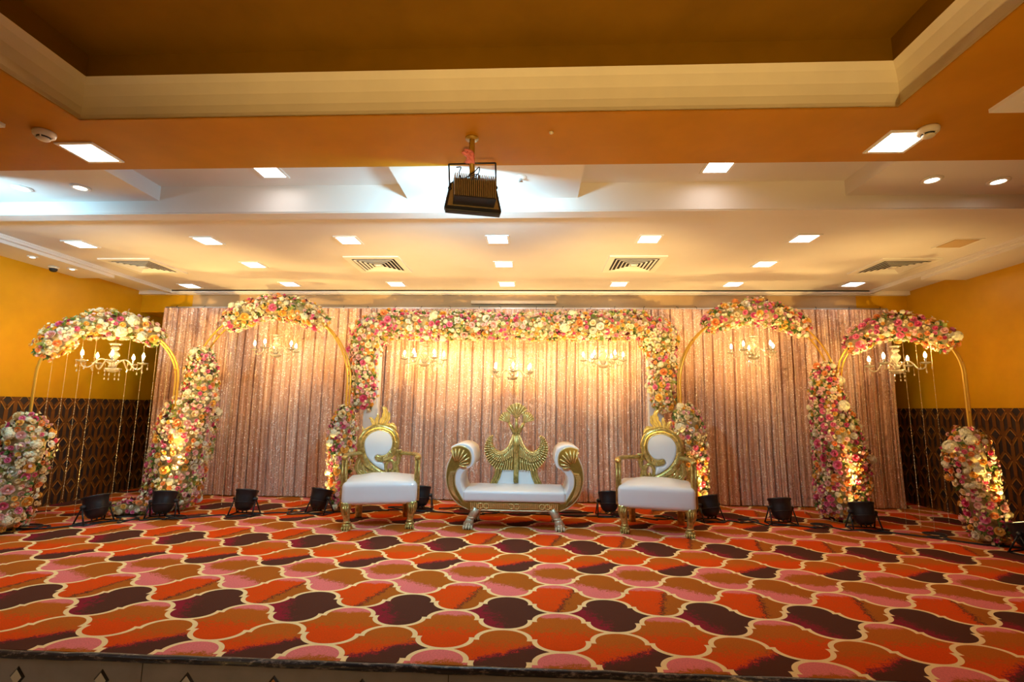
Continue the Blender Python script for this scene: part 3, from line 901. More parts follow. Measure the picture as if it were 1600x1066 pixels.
M_ARCHGOLD = mat('gold painted tube', (0.72, 0.42, 0.06), 0.3, 0.7)
def arch(label, a, b, top, gar, seed, inner=0.135):
    """two gold tubes side by side bent into an arch between the feet a and b"""
    a, b = Vector((a[0], a[1], 0)), Vector((b[0], b[1], 0)); mid = (a + b) / 2; ax = (b - a).normalized(); Rr = (b - a).length / 2
    dep = Vector((-ax.y, ax.x, 0)) * 0.5 * inner
    sp = top - Rr
    t = thing('flower_arch', label, 'flower arch', mid, 0, 'gold floral arches')
    def pt(ang): return ax * (-Rr * math.cos(ang)) + Vector((0, 0, sp + Rr * math.sin(ang)))
    path = [-ax * Rr, -ax * Rr + Vector((0, 0, sp * 0.5))] + [pt(PI * k / 28) for k in range(29)] + [ax * Rr + Vector((0, 0, sp * 0.5)), ax * Rr]
    for sgn, sh in ((1, 0.0), (-1, 0.0)):
        mb = MB(); mb.tube([p + dep * sgn for p in path], 0.0125, 8); part('arch_tube', mb, [M_ARCHGOLD], t)
    for k in list(range(2, 27, 4)):
        mb = MB(); p = pt(PI * k / 28); mb.tube([p + dep, p - dep], 0.010, 6); part('rung', mb, [M_ARCHGOLD], t)
    for z in (0.4, 0.9, 1.3):
        for q in (-1, 1):
            mb = MB(); p = ax * Rr * q + Vector((0, 0, z)); mb.tube([p + dep, p - dep], 0.010, 6); part('rung', mb, [M_ARCHGOLD], t)
    for q in (-1, 1):
        mb = MB(); p = ax * Rr * q; mb.box(p.x - .07, p.x + .07, p.y - .09, p.y + .09, 0.0, 0.008); part('foot_plate', mb, [M_ARCHGOLD], t)
    for i, g in enumerate(gar):
        if g[0] == 'arc':
            _, t0, t1, r, n, pal = g
            P = [pt(lerp(t0, t1, k / 6)) for k in range(7)]
            rr = [r * 0.72] + [r * (1 + 0.1 * math.sin(k * 2.1 + seed)) for k in range(1, 6)] + [r * 0.72]
            garland(t, P, rr, n, seed + i * 31, pal, spread=2.6)
        else:
            _, P, rr, n, pal = g
            garland(t, [Vector(p) - mid for p in P], rr, n, seed + i * 31, pal)
    return t

A1 = ((-5.27, 4.97), (-4.44, 5.93))
A2 = ((-4.36, 6.16), (-2.41, 6.31))
A4 = ((1.86, 6.40), (3.74, 6.30))
A5 = ((3.76, 6.22), (4.53, 5.37))
arch('far left gold arch, its flower base cut by the left edge', *A1, 2.21,
     [('arc', R(18), R(132), 0.145, 95, PAL_SIDE),
      ('leg', [(-5.36, 4.90, 0.02), (-5.36, 4.90, 0.30), (-5.28, 4.93, 0.62), (-5.25, 4.95, 0.90), (-5.28, 4.97, 1.16)], [0.27, 0.28, 0.23, 0.23, 0.09], 150, PAL_SIDE)], 101)
arch('tall gold arch second from left, thick flower pillar on its left leg', *A2, 2.57,
     [('arc', R(48), R(130), 0.155, 120, PAL_SIDE),
      ('leg', [(-4.46, 6.06, 0.02), (-4.44, 6.08, 0.35), (-4.40, 6.10, 0.75), (-4.36, 6.12, 1.10), (-4.27, 6.14, 1.45), (-4.28, 6.14, 1.75), (-4.27, 6.15, 1.98)], [0.31, 0.30, 0.32, 0.31, 0.19, 0.17, 0.11], 290, PAL_SIDE),
      ('leg', [(-4.36, 5.90, 0.03), (-4.62, 5.78, 0.08), (-4.88, 5.68, 0.05)], [0.16, 0.12, 0.07], 34, PAL_PINK),
      ('leg', [(-2.42, 6.28, 0.02), (-2.43, 6.28, 0.4), (-2.45, 6.28, 0.8), (-2.43, 6.28, 1.05), (-2.42, 6.29, 1.28)], [0.14, 0.14, 0.16, 0.15, 0.08], 105, PAL_PINK)], 202)
arch('tall gold arch second from right, thick flower pillar on its right leg', *A4, 2.55,
     [('arc', R(52), R(133), 0.155, 115, PAL_PINK),
      ('leg', [(3.70, 6.28, 0.02), (3.71, 6.27, 0.35), (3.72, 6.25, 0.75), (3.68, 6.26, 1.10), (3.62, 6.27, 1.45), (3.62, 6.28, 1.88)], [0.26, 0.27, 0.28, 0.24, 0.18, 0.10], 260, PAL_WARM),
      ('leg', [(1.95, 6.36, 0.02), (1.98, 6.36, 0.4), (1.97, 6.36, 0.8), (1.95, 6.36, 1.1), (1.90, 6.37, 1.34)], [0.18, 0.16, 0.17, 0.18, 0.09], 115, PAL_SIDE)], 303)
arch('far right gold arch, its narrow flower base in front of the wainscot', *A5, 2.27,
     [('arc', R(38), R(150), 0.145, 95, PAL_WARM),
      ('leg', [(4.55, 5.32, 0.02), (4.54, 5.32, 0.25), (4.50, 5.33, 0.52), (4.45, 5.34, 0.85), (4.46, 5.35, 1.13)], [0.16, 0.16, 0.16, 0.20, 0.09], 105, PAL_WARM)], 404)

# central frame
t = thing('floral_backdrop', 'wide square frame of pink and cream flowers around the settee backdrop', 'flower frame', (-0.31, 6.62, 0))
M_PANELW = mat('white post cloth', (0.74, 0.68, 0.62), 0.7, vary=0.05, vscale=9, bump=0.1, bscale=18)
for x in (-2.21, 1.62):
    mb = MB(); mb.rbox((x + 0.31, 0.05, 1.2), (0.20, 0.10, 2.4), 0.012); part('post', mb, [M_PANELW], t)
mb = MB(); mb.rbox((0.0, 0.05, 2.40), (4.2, 0.10, 0.20), 0.012); part('crossbeam', mb, [M_PANELW], t)
o = Vector((0.31, 0, 0))
q = lambda *P: [Vector((x, 0, z)) + o for x, z in P]
garland(t, q((-2.30, 1.25), (-2.32, 1.6), (-2.33, 1.95), (-2.28, 2.25), (-2.10, 2.40)), [0.15, 0.18, 0.19, 0.25, 0.20], 130, 511, PAL_PINK)
garland(t, q((-2.15, 2.42), (-1.7, 2.41), (-1.2, 2.40), (-0.7, 2.40), (-0.3, 2.40)), [0.20, 0.19, 0.19, 0.18, 0.18], 170, 522, PAL_PINK)
garland(t, q((-0.3, 2.40), (0.2, 2.40), (0.7, 2.40), (1.2, 2.41), (1.55, 2.42)), [0.18, 0.18, 0.18, 0.19, 0.20], 170, 533, PAL_SIDE)
garland(t, q((1.50, 2.40), (1.67, 2.24), (1.71, 1.95), (1.71, 1.6), (1.72, 1.28)), [0.20, 0.25, 0.18, 0.18, 0.15], 130, 544, PAL_SIDE)
# ------------------------------------------------------------------ gilt settee and throne chairs
def gilt_material():
    m, nt, b = new_mat('antique gilt'); NX.tree = nt
    n = noise(nt, 30, 4.0)
    nt.links.new(mixc(nt, n.step(0.35, 0.7), (0.34, 0.26, 0.06), (0.72, 0.58, 0.22)), b.inputs['Base Color'])
    b.inputs['Metallic'].default_value = 0.7; b.inputs['Roughness'].default_value = 0.28
    bp = nt.nodes.new('ShaderNodeBump'); bp.inputs['Strength'].default_value = 0.3; bp.inputs['Distance'].default_value = 0.004
    nt.links.new(n.s, bp.inputs['Height']); nt.links.new(bp.outputs[0], b.inputs['Normal'])
    return m
M_GILT = gilt_material()
M_GILT_SHADE = mat('shaded gilt ground', (0.27, 0.185, 0.035), 0.42, 0.6, vary=0.2, vscale=25)  # same gilt, colour darkened for the shade between the carvings
M_GILT_LIT = mat('lit gilt relief', (0.80, 0.66, 0.27), 0.27, 0.65, vary=0.12, vscale=40)  # same gilt, colour lightened as if raised carving caught the light
M_GILT2 = mat('pale gilt edge', (0.72, 0.60, 0.34), 0.35, 0.45)
M_SILV = mat('worn silver gilt', (0.60, 0.54, 0.38), 0.4, 0.5, vary=0.2, vscale=40, bump=0.3, bscale=60)
M_VINYL = mat('white vinyl upholstery', (0.78, 0.80, 0.81), 0.36, vary=0.02, vscale=5, coat=0.15, bump=0.02, bscale=200)

def paw(mb, c, s=1.0, mi=0, dx=0.0):
    """a lion foot: rounded pad with four toes at the front"""
    c = Vector(c)
    mb.ball(c + Vector((0, 0.01 * s, 0.034 * s)), 0.046 * s, 0.052 * s, 0.034 * s, 10, 6, mi)
    for k in range(4):
        x = (-0.033 + 0.022 * k) * s
        mb.ball(c + Vector((x, -0.038 * s, 0.018 * s)), 0.0135 * s, 0.022 * s, 0.018 * s, 8, 5, mi)
        mb.ball(c + Vector((x, -0.056 * s, 0.009 * s)), 0.006 * s, 0.010 * s, 0.009 * s, 6, 4, mi)
    return mb

t = thing('settee', 'white and gold two-seat settee with winged crest and rolled arms', 'settee', (-0.205, 5.45, 0))
F = lambda L: [((a - 616.2) * 0.001618, 1.536 - b * 0.001595) for a, b in L]          # front profile drawing to metres
B = lambda L: [((a - 624.7) * 0.001771, 1.573 - b * 0.001768) for a, b in L]          # back rest drawing to metres
mir = lambda L: [(-x, z) for x, z in L]
smooth2 = lambda L, n=4, closed=True: [(p.x, p.z) for p in spline([(x, 0, z) for x, z in L], n, closed)]
arm_gold = F([(330, 838), (270, 818), (215, 775), (178, 715), (160, 640), (165, 565), (188, 500), (205, 465), (193, 435), (215, 424), (245, 418), (285, 428), (315, 455), (325, 505), (312, 545), (262, 555), (232, 578), (218, 620), (222, 680), (250, 735), (285, 785), (335, 792)])
arm_body = F([(330, 842), (262, 822), (208, 778), (170, 716), (152, 640), (157, 562), (180, 498), (196, 466), (184, 432), (210, 412), (250, 402), (298, 410), (334, 440), (348, 500), (334, 552), (296, 575), (268, 605), (256, 645), (264, 695), (294, 745), (335, 790)])
for sg in (1, -1):
    f = (lambda L: L) if sg == 1 else mir
    mb = MB(); mb.prism(smooth2(f(arm_body)), 0.0, 0.56, 0, bevel=0.012)
    for i, fl in enumerate(mb.f):
        if len(fl) == 4: mb.sm[i] = True
    part('arm', mb, [M_VINYL], t)
    mb = MB(); mb.prism(smooth2(f(arm_gold)), -0.010, 0.02, 0, bevel=0.006)
    # carved fan on the scroll and flutes down the curved band
    neck = F([(226, 548)])[0]
    for k in range(8):
        a = R(112 - 17 * k); ln = 0.185 - 0.004 * abs(k - 3) if k < 6 else 0.15 - 0.02 * (k - 6)
        ln = min(ln, 0.19)
        e = (neck[0] + ln * 0.88 * math.cos(a), neck[1] + ln * math.sin(a))
        s0 = (lerp(neck[0], e[0], 0.25), lerp(neck[1], e[1], 0.25))
        P = [(s0[0], -0.014, s0[1]), (lerp(s0[0], e[0], .5), -0.022, lerp(s0[1], e[1], .5)), (e[0], -0.016, e[1])]
        if sg == -1: P = [(-x, y, z) for x, y, z in P]
        mb.tube(P, [0.006, 0.011, 0.009], 6, 1)
    mid = F([(205, 590), (192, 620), (190, 650), (194, 680), (203, 710), (217, 738), (236, 765), (260, 790)])
    for i, (x, z) in enumerate(smooth2(mid, 3, False)):
        M = Matrix.Translation((x * sg, -0.014, z)) @ Matrix.Rotation(sg * R(-8 + 2.2 * i), 4, 'Y')
        mb.box(-0.028, 0.028, -0.009, 0.006, -0.0048, 0.0048, 1, M)
    part('carved_arm_front', mb, [M_GILT_SHADE, M_GILT_LIT], t)
    mb = MB(); mb.tube([(x, -0.004, z) for x, z in smooth2(f(arm_gold))], 0.0065, 6, 0, closed=True); part('piping', mb, [M_GILT2], t)
# bottom rail
mb = MB(); z0, z1 = 0.195, 0.288
mb.rbox((0, 0.01, (z0 + z1) / 2), (0.98, 0.05, z1 - z0), 0.008)
for k in range(46):
    x = -0.46 + 0.92 * k / 45
    mb.box(x - 0.0052, x + 0.0052, -0.026, -0.012, z0 + 0.022, z1 - 0.010, 1)
for x in (-0.36, -0.3, -0.03, 0.03, 0.3, 0.36):
    ring = [(x + 0.028 * math.cos(a), -0.026, 0.243 + 0.026 * math.sin(a)) for a in np.linspace(0, 2 * PI, 12, endpoint=False)]
    mb.tube(ring, 0.006, 6, 1, closed=True)
part('carved_rail', mb, [M_GILT_SHADE, M_GILT_LIT], t)
mb = MB(); mb.tube([(x, -0.012, 0.197 + 0.006 * (x / 0.49) ** 2) for x in np.linspace(-0.47, 0.47, 20)], 0.009, 6)
part('rail_moulding', mb, [M_GILT2], t)
mb = MB(); mb.box(-0.46, 0.46, 0.03, 0.53, 0.205, 0.285); part('seat_base', mb, [M_VINYL], t)
mb = MB(); mb.rbox((0, 0.265, 0.342), (1.10, 0.60, 0.116), 0.030, 8, crown=0.018); part('seat_cushion', mb, [M_VINYL], t)
for x, y in ((-0.49, 0.02), (0.49, 0.02), (-0.47, 0.48), (0.47, 0.48)):
    s = 1 if x > 0 else -1
    mb = MB(); mb.tube([(x - 0.085 * s, y, 0.215), (x - 0.05 * s, y, 0.155), (x - 0.02 * s, y - 0.004, 0.10)], [0.052, 0.040, 0.036], 10, 0)
    mb.lathe([(0.040, -0.012), (0.046, 0.0), (0.040, 0.012)], 12, (x - 0.028 * s, y - 0.002, 0.115), 0)
    paw(mb, (x, y - 0.005, 0), 1.25, 0)
    mb.tube([(x - 0.03 * s, y, 0.12), (x, y, 0.045)], [0.038, 0.052], 10, 0)
    part('leg', mb, [M_SILV], t)
# winged back rest
YBK = 0.53
mb = MB(); mb.prism(B([(500, 660), (505, 620), (530, 575), (624, 560), (720, 575), (742, 620), (748, 660), (748, 720), (500, 720)]), YBK - 0.01, YBK + 0.04, 0, bevel=0.012); part('back_pad', mb, [M_VINYL], t)
for sg in (1, -1):
    mb = MB()
    for off in (0, 16, 32):
        P = [((x) * sg, YBK - 0.016, z) for x, z in B([(492 + off, 560), (488 + off, 590), (478 + off, 625), (462 + off, 655), (455 + off, 700)])]
        mb.tube(spline(P, 4), 0.015, 8, 0)
    part('side_moulding', mb, [M_GILT], t)
    wing = B([(470, 342), (437, 362), (416, 405), (412, 455), (428, 505), (458, 545), (505, 577), (560, 574), (610, 574), (612, 300), (597, 345), (576, 405), (545, 440), (515, 452), (488, 440), (467, 410), (462, 375)])
    if sg == -1: wing = mir(wing)
    mb = MB(); mb.prism(wing, YBK - 0.016, YBK + 0.02, 0, bevel=0.006); wg = part('wing', mb, [M_GILT_SHADE], t)
    O = spline([(x, 0, z) for x, z in B([(466, 346), (437, 362), (416, 405), (413, 455), (430, 505), (462, 546), (508, 576), (560, 575), (606, 572)])], 6)
    I = spline([(x, 0, z) for x, z in B([(470, 346), (463, 380), (468, 410), (488, 438), (515, 451), (545, 440), (575, 407), (596, 350), (608, 310)])], 6)
    for bnd in range(3):
        mb = MB(); fr = (0.97, 0.64, 0.32)[bnd]
        C = [a.lerp(b, 1 - fr) for a, b in zip(O, I)]; D = [a.lerp(b, min(1.0, 1 - fr + 0.31)) for a, b in zip(O, I)]
        yb = YBK - 0.016 - 0.004 * (2 - bnd)
        for i in range(2, len(C) - 1, 2):                         # barbs of the row, then the scalloped feather tips below
            if (C[i] - D[i]).length < 0.006: continue
            m_ = (C[i] + D[i]) / 2
            mb.tube([(D[i].x * sg, yb + 0.002, D[i].z), (m_.x * sg, yb - 0.004, m_.z), (C[i].x * sg, yb - 0.010, C[i].z)], [0.004, 0.0075, 0.0088], 6)
            mb.ball((C[i].x * sg, yb - 0.012, C[i].z), 0.0105, 0.012, 0.0105, 6, 4, 0)
        part('feather_row', mb, [M_GILT_LIT], wg, kind='stuff')
# pillar and three lotus heads
mb = MB()
for dx in (-0.02, 0.0, 0.02): mb.tube([(dx * 0.7, YBK - 0.022 - 0.006 * (dx == 0), B([(0, 655)])[0][1]), (dx, YBK - 0.022 - 0.006 * (dx == 0), B([(0, 420)])[0][1]), (dx * 0.9, YBK - 0.020, B([(0, 305)])[0][1])], 0.015, 8)
part('centre_pillar', mb, [M_GILT], t)
def lotus(base, tip_ang, ln, fan_ang, fan_len, bend=0.0):
    mb = MB(); b = Vector((base[0], YBK - 0.018, base[1]))
    d = Vector((math.sin(tip_ang), 0, math.cos(tip_ang)))
    d2 = Vector((math.sin(tip_ang + bend), 0, math.cos(tip_ang + bend)))
    p1 = b + d * ln * 0.55; p2 = p1 + d2 * ln * 0.45
    mb.tube([b, p1, p2], [0.024, 0.021, 0.018], 8)
    for f in (0.62, 0.75):
        c = b.lerp(p2, f); mb.ball(c, 0.021, 0.018, 0.008, 8, 5, 0, Matrix.Rotation(tip_ang, 4, 'Y'))
    n = 7
    outl = []
    for k in range(n):
        a = tip_ang + bend + fan_ang * (k / (n - 1) - 0.5)
        e = p2 + Vector((math.sin(a), 0, math.cos(a))) * fan_len * (1.0 - 0.10 * abs(k / (n - 1) - 0.5) * 2)
        outl.append((e.x, e.z))
        s0 = p2 + d2 * 0.008
        mb.tube([(s0.x, YBK - 0.024, s0.z), ((s0.x + e.x) / 2, YBK - 0.034, (s0.z + e.z) / 2), (e.x, YBK - 0.026, e.z)], [0.005, 0.0085, 0.0095], 6, 1)
    mb.prism([(p2.x - 0.012, p2.z)] + outl + [(p2.x + 0.012, p2.z)], YBK - 0.024, YBK + 0.004, 0, bevel=0.004)
    part('lotus_head', mb, [M_GILT, M_GILT_LIT], t)
lotus(B([(624.7, 345)])[0], 0.0, 0.20, R(95), 0.185)
lotus(B([(612, 330)])[0], R(-28), 0.140, R(80), 0.140, R(-4))
lotus(B([(637, 330)])[0], R(28), 0.140, R(80), 0.140, R(4))

def ribbon_leaf(mb, pts, widths, y, mi=0, th=0.012, lobes=0):
    """carved acanthus blade following pts (x, z)"""
    P = spline([(a, 0, b) for a, b in pts], 5); n = len(P); L = []; Rr = []
    for i, p in enumerate(P):
        T = (P[min(i + 1, n - 1)] - P[max(i - 1, 0)]).normalized(); N = Vector((-T.z, 0, T.x))
        f = i / (n - 1); k = f * (len(widths) - 1); j = min(int(k), len(widths) - 2); wv = lerp(widths[j], widths[j + 1], k - j)
        if lobes: wv *= 0.72 + 0.42 * abs(math.sin(f * PI * lobes))
        L.append((p.x + N.x * wv, p.z + N.z * wv)); Rr.append((p.x - N.x * wv, p.z - N.z * wv))
    mb.prism(L + Rr[::-1], y - th, y + th, mi, bevel=0.004)
    mb.tube([(p.x, y - th - 0.002, p.z) for p in P], [0.006] * (n - 1) + [0.003], 6, mi + 1)

def throne(label, loc, rz, flip):
    t = thing('throne_chair', label, 'chair', loc, rz, 'gilt throne chairs')
    def fin(name, mb, m, par=t):
        if flip: mb.flipx()
        return part(name, mb, m, par)
    # seat
    mb = MB(); mb.rbox((0, 0.29, 0.365), (0.785, 0.66, 0.235), 0.05, 10, crown=0.065); fin('seat', mb, [M_VINYL])
    # legs
    for x in (-0.325, 0.325):
        mb = MB(); s = 1 if x > 0 else -1
        mb.tube(spline([(x + 0.01 * s, 0.02, 0.275), (x + 0.02 * s, 0.005, 0.215), (x + 0.008 * s, 0.005, 0.14), (x, 0.012, 0.07)], 4), [0.052, 0.055, 0.058, 0.058, 0.054, 0.050, 0.046, 0.042, 0.038, 0.036, 0.034, 0.033, 0.034], 10)
        mb.rbox((x + 0.01 * s, 0.02, 0.265), (0.115, 0.10, 0.035), 0.01)
        for k in (-1, 0, 1): mb.tube([(x + 0.01 * s + 0.025 * k, -0.045, 0.25), (x + 0.014 * s + 0.02 * k, -0.052, 0.205), (x + 0.008 * s + 0.01 * k, -0.04, 0.15)], [0.007, 0.009, 0.004], 6)
        mb.ball((x, 0.006, 0.075), 0.042, 0.042, 0.016, 10, 5)
        paw(mb, (x, 0.0, 0), 1.12); fin('leg', mb, [M_GILT])
    for x in (-0.27, 0.27):
        mb = MB(); mb.tube(spline([(x, 0.53, 0.29), (x, 0.545, 0.18), (x, 0.575, 0.0)], 4), [0.048, 0.046, 0.045, 0.044, 0.042, 0.041, 0.040, 0.040, 0.044], 10); fin('leg', mb, [M_GILT])
    # arms
    for s in (-1, 1):
        mb = MB(); mb.rbox((0.385 * s, 0.06, 0.50), (0.062, 0.055, 0.46), 0.012)
        for k in (-1, 1): mb.tube([(0.385 * s + 0.016 * k, 0.03, 0.30), (0.385 * s + 0.016 * k, 0.03, 0.71)], 0.007, 6)
        fin('arm_post', mb, [M_GILT])
        mb = MB(); mb.tube(spline([(0.385 * s, 0.035, 0.735), (0.385 * s, 0.16, 0.748), (0.345 * s - 0.02, 0.38, 0.742), (0.235 * s - 0.055, 0.60, 0.735)], 5), 0.034, 8, 0, True, False, 0.7, (0, 0, 1)); mb.ball((0.385 * s, 0.035, 0.735), 0.036, 0.03, 0.024, 10, 6)
        fin('arm_rail', mb, [M_GILT])
        mb = MB(); mb.rbox((0.222 * s - 0.060, 0.605, 0.73), (0.07, 0.05, 0.09), 0.012); fin('arm_block', mb, [M_GILT])
    # back: a comma-shaped ring with a padded white centre
    CX, CZ, Y = -0.075, 0.835, 0.61
    q = lambda L: [(CX + a, Y, CZ + b) for a, b in L]
    ringp = [(-0.016, -0.155), (0.045, -0.168), (0.115, -0.140), (0.178, -0.055), (0.188, 0.055), (0.135, 0.158), (0.0, 0.205), (-0.125, 0.165), (-0.198, 0.075), (-0.212, -0.025), (-0.192, -0.12), (-0.125, -0.225), (-0.03, -0.30), (0.07, -0.35), (0.14, -0.385)]
    fine = spline(q(ringp), 6); n = len(fine)
    rr = [lerp(0.032, 0.048, min(1, i / 12)) if i < n - 20 else lerp(0.048, 0.030, (i - n + 20) / 20) for i in range(n)]
    mb = MB(); mb.tube(fine, rr, 10, 0, True, False, 0.75, (0, 1, 0))
    mb.ball(q([(-0.012, -0.150)])[0], 0.034, 0.030, 0.034, 10, 6)
    # leaf ridges wound along the ring
    for i in range(6, n - 4, 4):
        T = (fine[i + 1] - fine[i - 1]).normalized(); N = Vector((T.z, 0, -T.x))
        a = fine[i] + N * rr[i] * 0.8 + Vector((0, -0.018, 0)); b = fine[i] - N * rr[i] * 0.55 + T * 0.020 + Vector((0, -0.028, 0))
        mb.tube([a, (a + b) / 2 + Vector((0, -0.008, 0)), b], [0.004, 0.007, 0.004], 5, 1)
    mb.tube([p + Vector((0, -0.020, 0)) + (Vector((CX, Y, CZ)) - p).normalized() * 0.034 for p in fine[4:n - 26]], 0.007, 6, 1)
    fin('back_ring', mb, [M_GILT, M_GILT_LIT])
    pad = [(-0.18, 0.0), (-0.165, 0.085), (-0.10, 0.15), (0.0, 0.178), (0.10, 0.145), (0.155, 0.07), (0.155, -0.03), (0.11, -0.115), (0.045, -0.135), (-0.02, -0.125), (-0.05, -0.16), (-0.02, -0.20), (0.055, -0.215), (0.075, -0.30), (0.02, -0.285), (-0.07, -0.225), (-0.145, -0.13)]
    mb = MB(); mb.prism(smooth2([(CX + a, CZ + b) for a, b in pad], 4), Y - 0.022, Y + 0.02, 0, bevel=0.022); fin('back_pad', mb, [M_VINYL])
    # small eye scroll, lower leaves and the swags that carry the ring down to the seat
    mb = MB()
    eye = [(CX + 0.135 + 0.052 * math.cos(a), Y, CZ - 0.265 + 0.078 * math.sin(a)) for a in np.linspace(R(250), R(-80), 16)]
    mb.tube(eye, 0.022, 8, 0, True, False, 0.8, (0, 1, 0)); mb.ball((CX + 0.135, Y - 0.01, CZ - 0.30), 0.018, 0.016, 0.022, 8, 6)
    mb.tube(spline(q([(0.19, -0.20), (0.215, -0.28), (0.23, -0.36), (0.25, -0.42)]), 4), 0.026, 8, 0, True, False, 0.7, (0, 1, 0))
    mb.tube(spline(q([(-0.03, -0.30), (-0.12, -0.335), (-0.2, -0.38), (-0.27, -0.44)]), 4), 0.028, 8, 0, True, False, 0.7, (0, 1, 0))
    mb.tube(spline(q([(0.14, -0.385), (0.0, -0.345), (-0.14, -0.385), (-0.22, -0.46)]), 4), 0.022, 8, 0, True, False, 0.7, (0, 1, 0))
    for P, W in (([(-0.20, -0.14), (-0.235, -0.22), (-0.225, -0.31), (-0.16, -0.36)], [0.022, 0.040, 0.034, 0.012]), ([(-0.16, -0.20), (-0.17, -0.28), (-0.13, -0.33), (-0.05, -0.35)], [0.018, 0.030, 0.026, 0.010]), ([(0.19, -0.09), (0.225, -0.14), (0.235, -0.20), (0.22, -0.24)], [0.016, 0.028, 0.022, 0.008])):
        ribbon_leaf(mb, [(CX + a, CZ + b) for a, b in P], W, Y, 0, 0.012, 3)
    fin('back_scroll', mb, [M_GILT, M_GILT_LIT])
    mb = MB(); mb.prism([(CX + 0.15 * math.cos(a), CZ - 0.44 + 0.075 * math.sin(a)) for a in np.linspace(0, PI, 14)], Y - 0.01, Y + 0.02, 0, bevel=0.006); fin('lower_pad', mb, [M_VINYL])
    # acanthus crest
    mb = MB()
    for P, W in (([(0.0, 0.215), (0.025, 0.29), (0.055, 0.35), (0.045, 0.42), (0.01, 0.445)], [0.018, 0.036, 0.040, 0.026, 0.006]),
                 ([(0.03, 0.22), (0.075, 0.28), (0.095, 0.34), (0.10, 0.385)], [0.014, 0.028, 0.024, 0.005]),
                 ([(-0.07, 0.20), (-0.085, 0.26), (-0.105, 0.30), (-0.135, 0.315)], [0.014, 0.024, 0.020, 0.005]),
                 ([(0.05, 0.21), (0.12, 0.235), (0.165, 0.215), (0.195, 0.17)], [0.012, 0.026, 0.022, 0.005]),
                 ([(-0.03, 0.215), (-0.045, 0.28), (-0.03, 0.33), (-0.045, 0.36)], [0.012, 0.024, 0.018, 0.004]),
                 ([(-0.15, 0.15), (-0.195, 0.175), (-0.21, 0.21)], [0.012, 0.018, 0.004])):
        ribbon_leaf(mb, [(CX + a, CZ + b) for a, b in P], W, Y, 0, 0.011, 3)
    fin('crest', mb, [M_GILT, M_GILT_LIT])
    return t
throne('white and gold throne chair standing left of the settee', (-1.640, 5.36, 0), R(13), False)
throne('white and gold throne chair standing right of the settee', (1.285, 5.375, 0), R(-13), True)
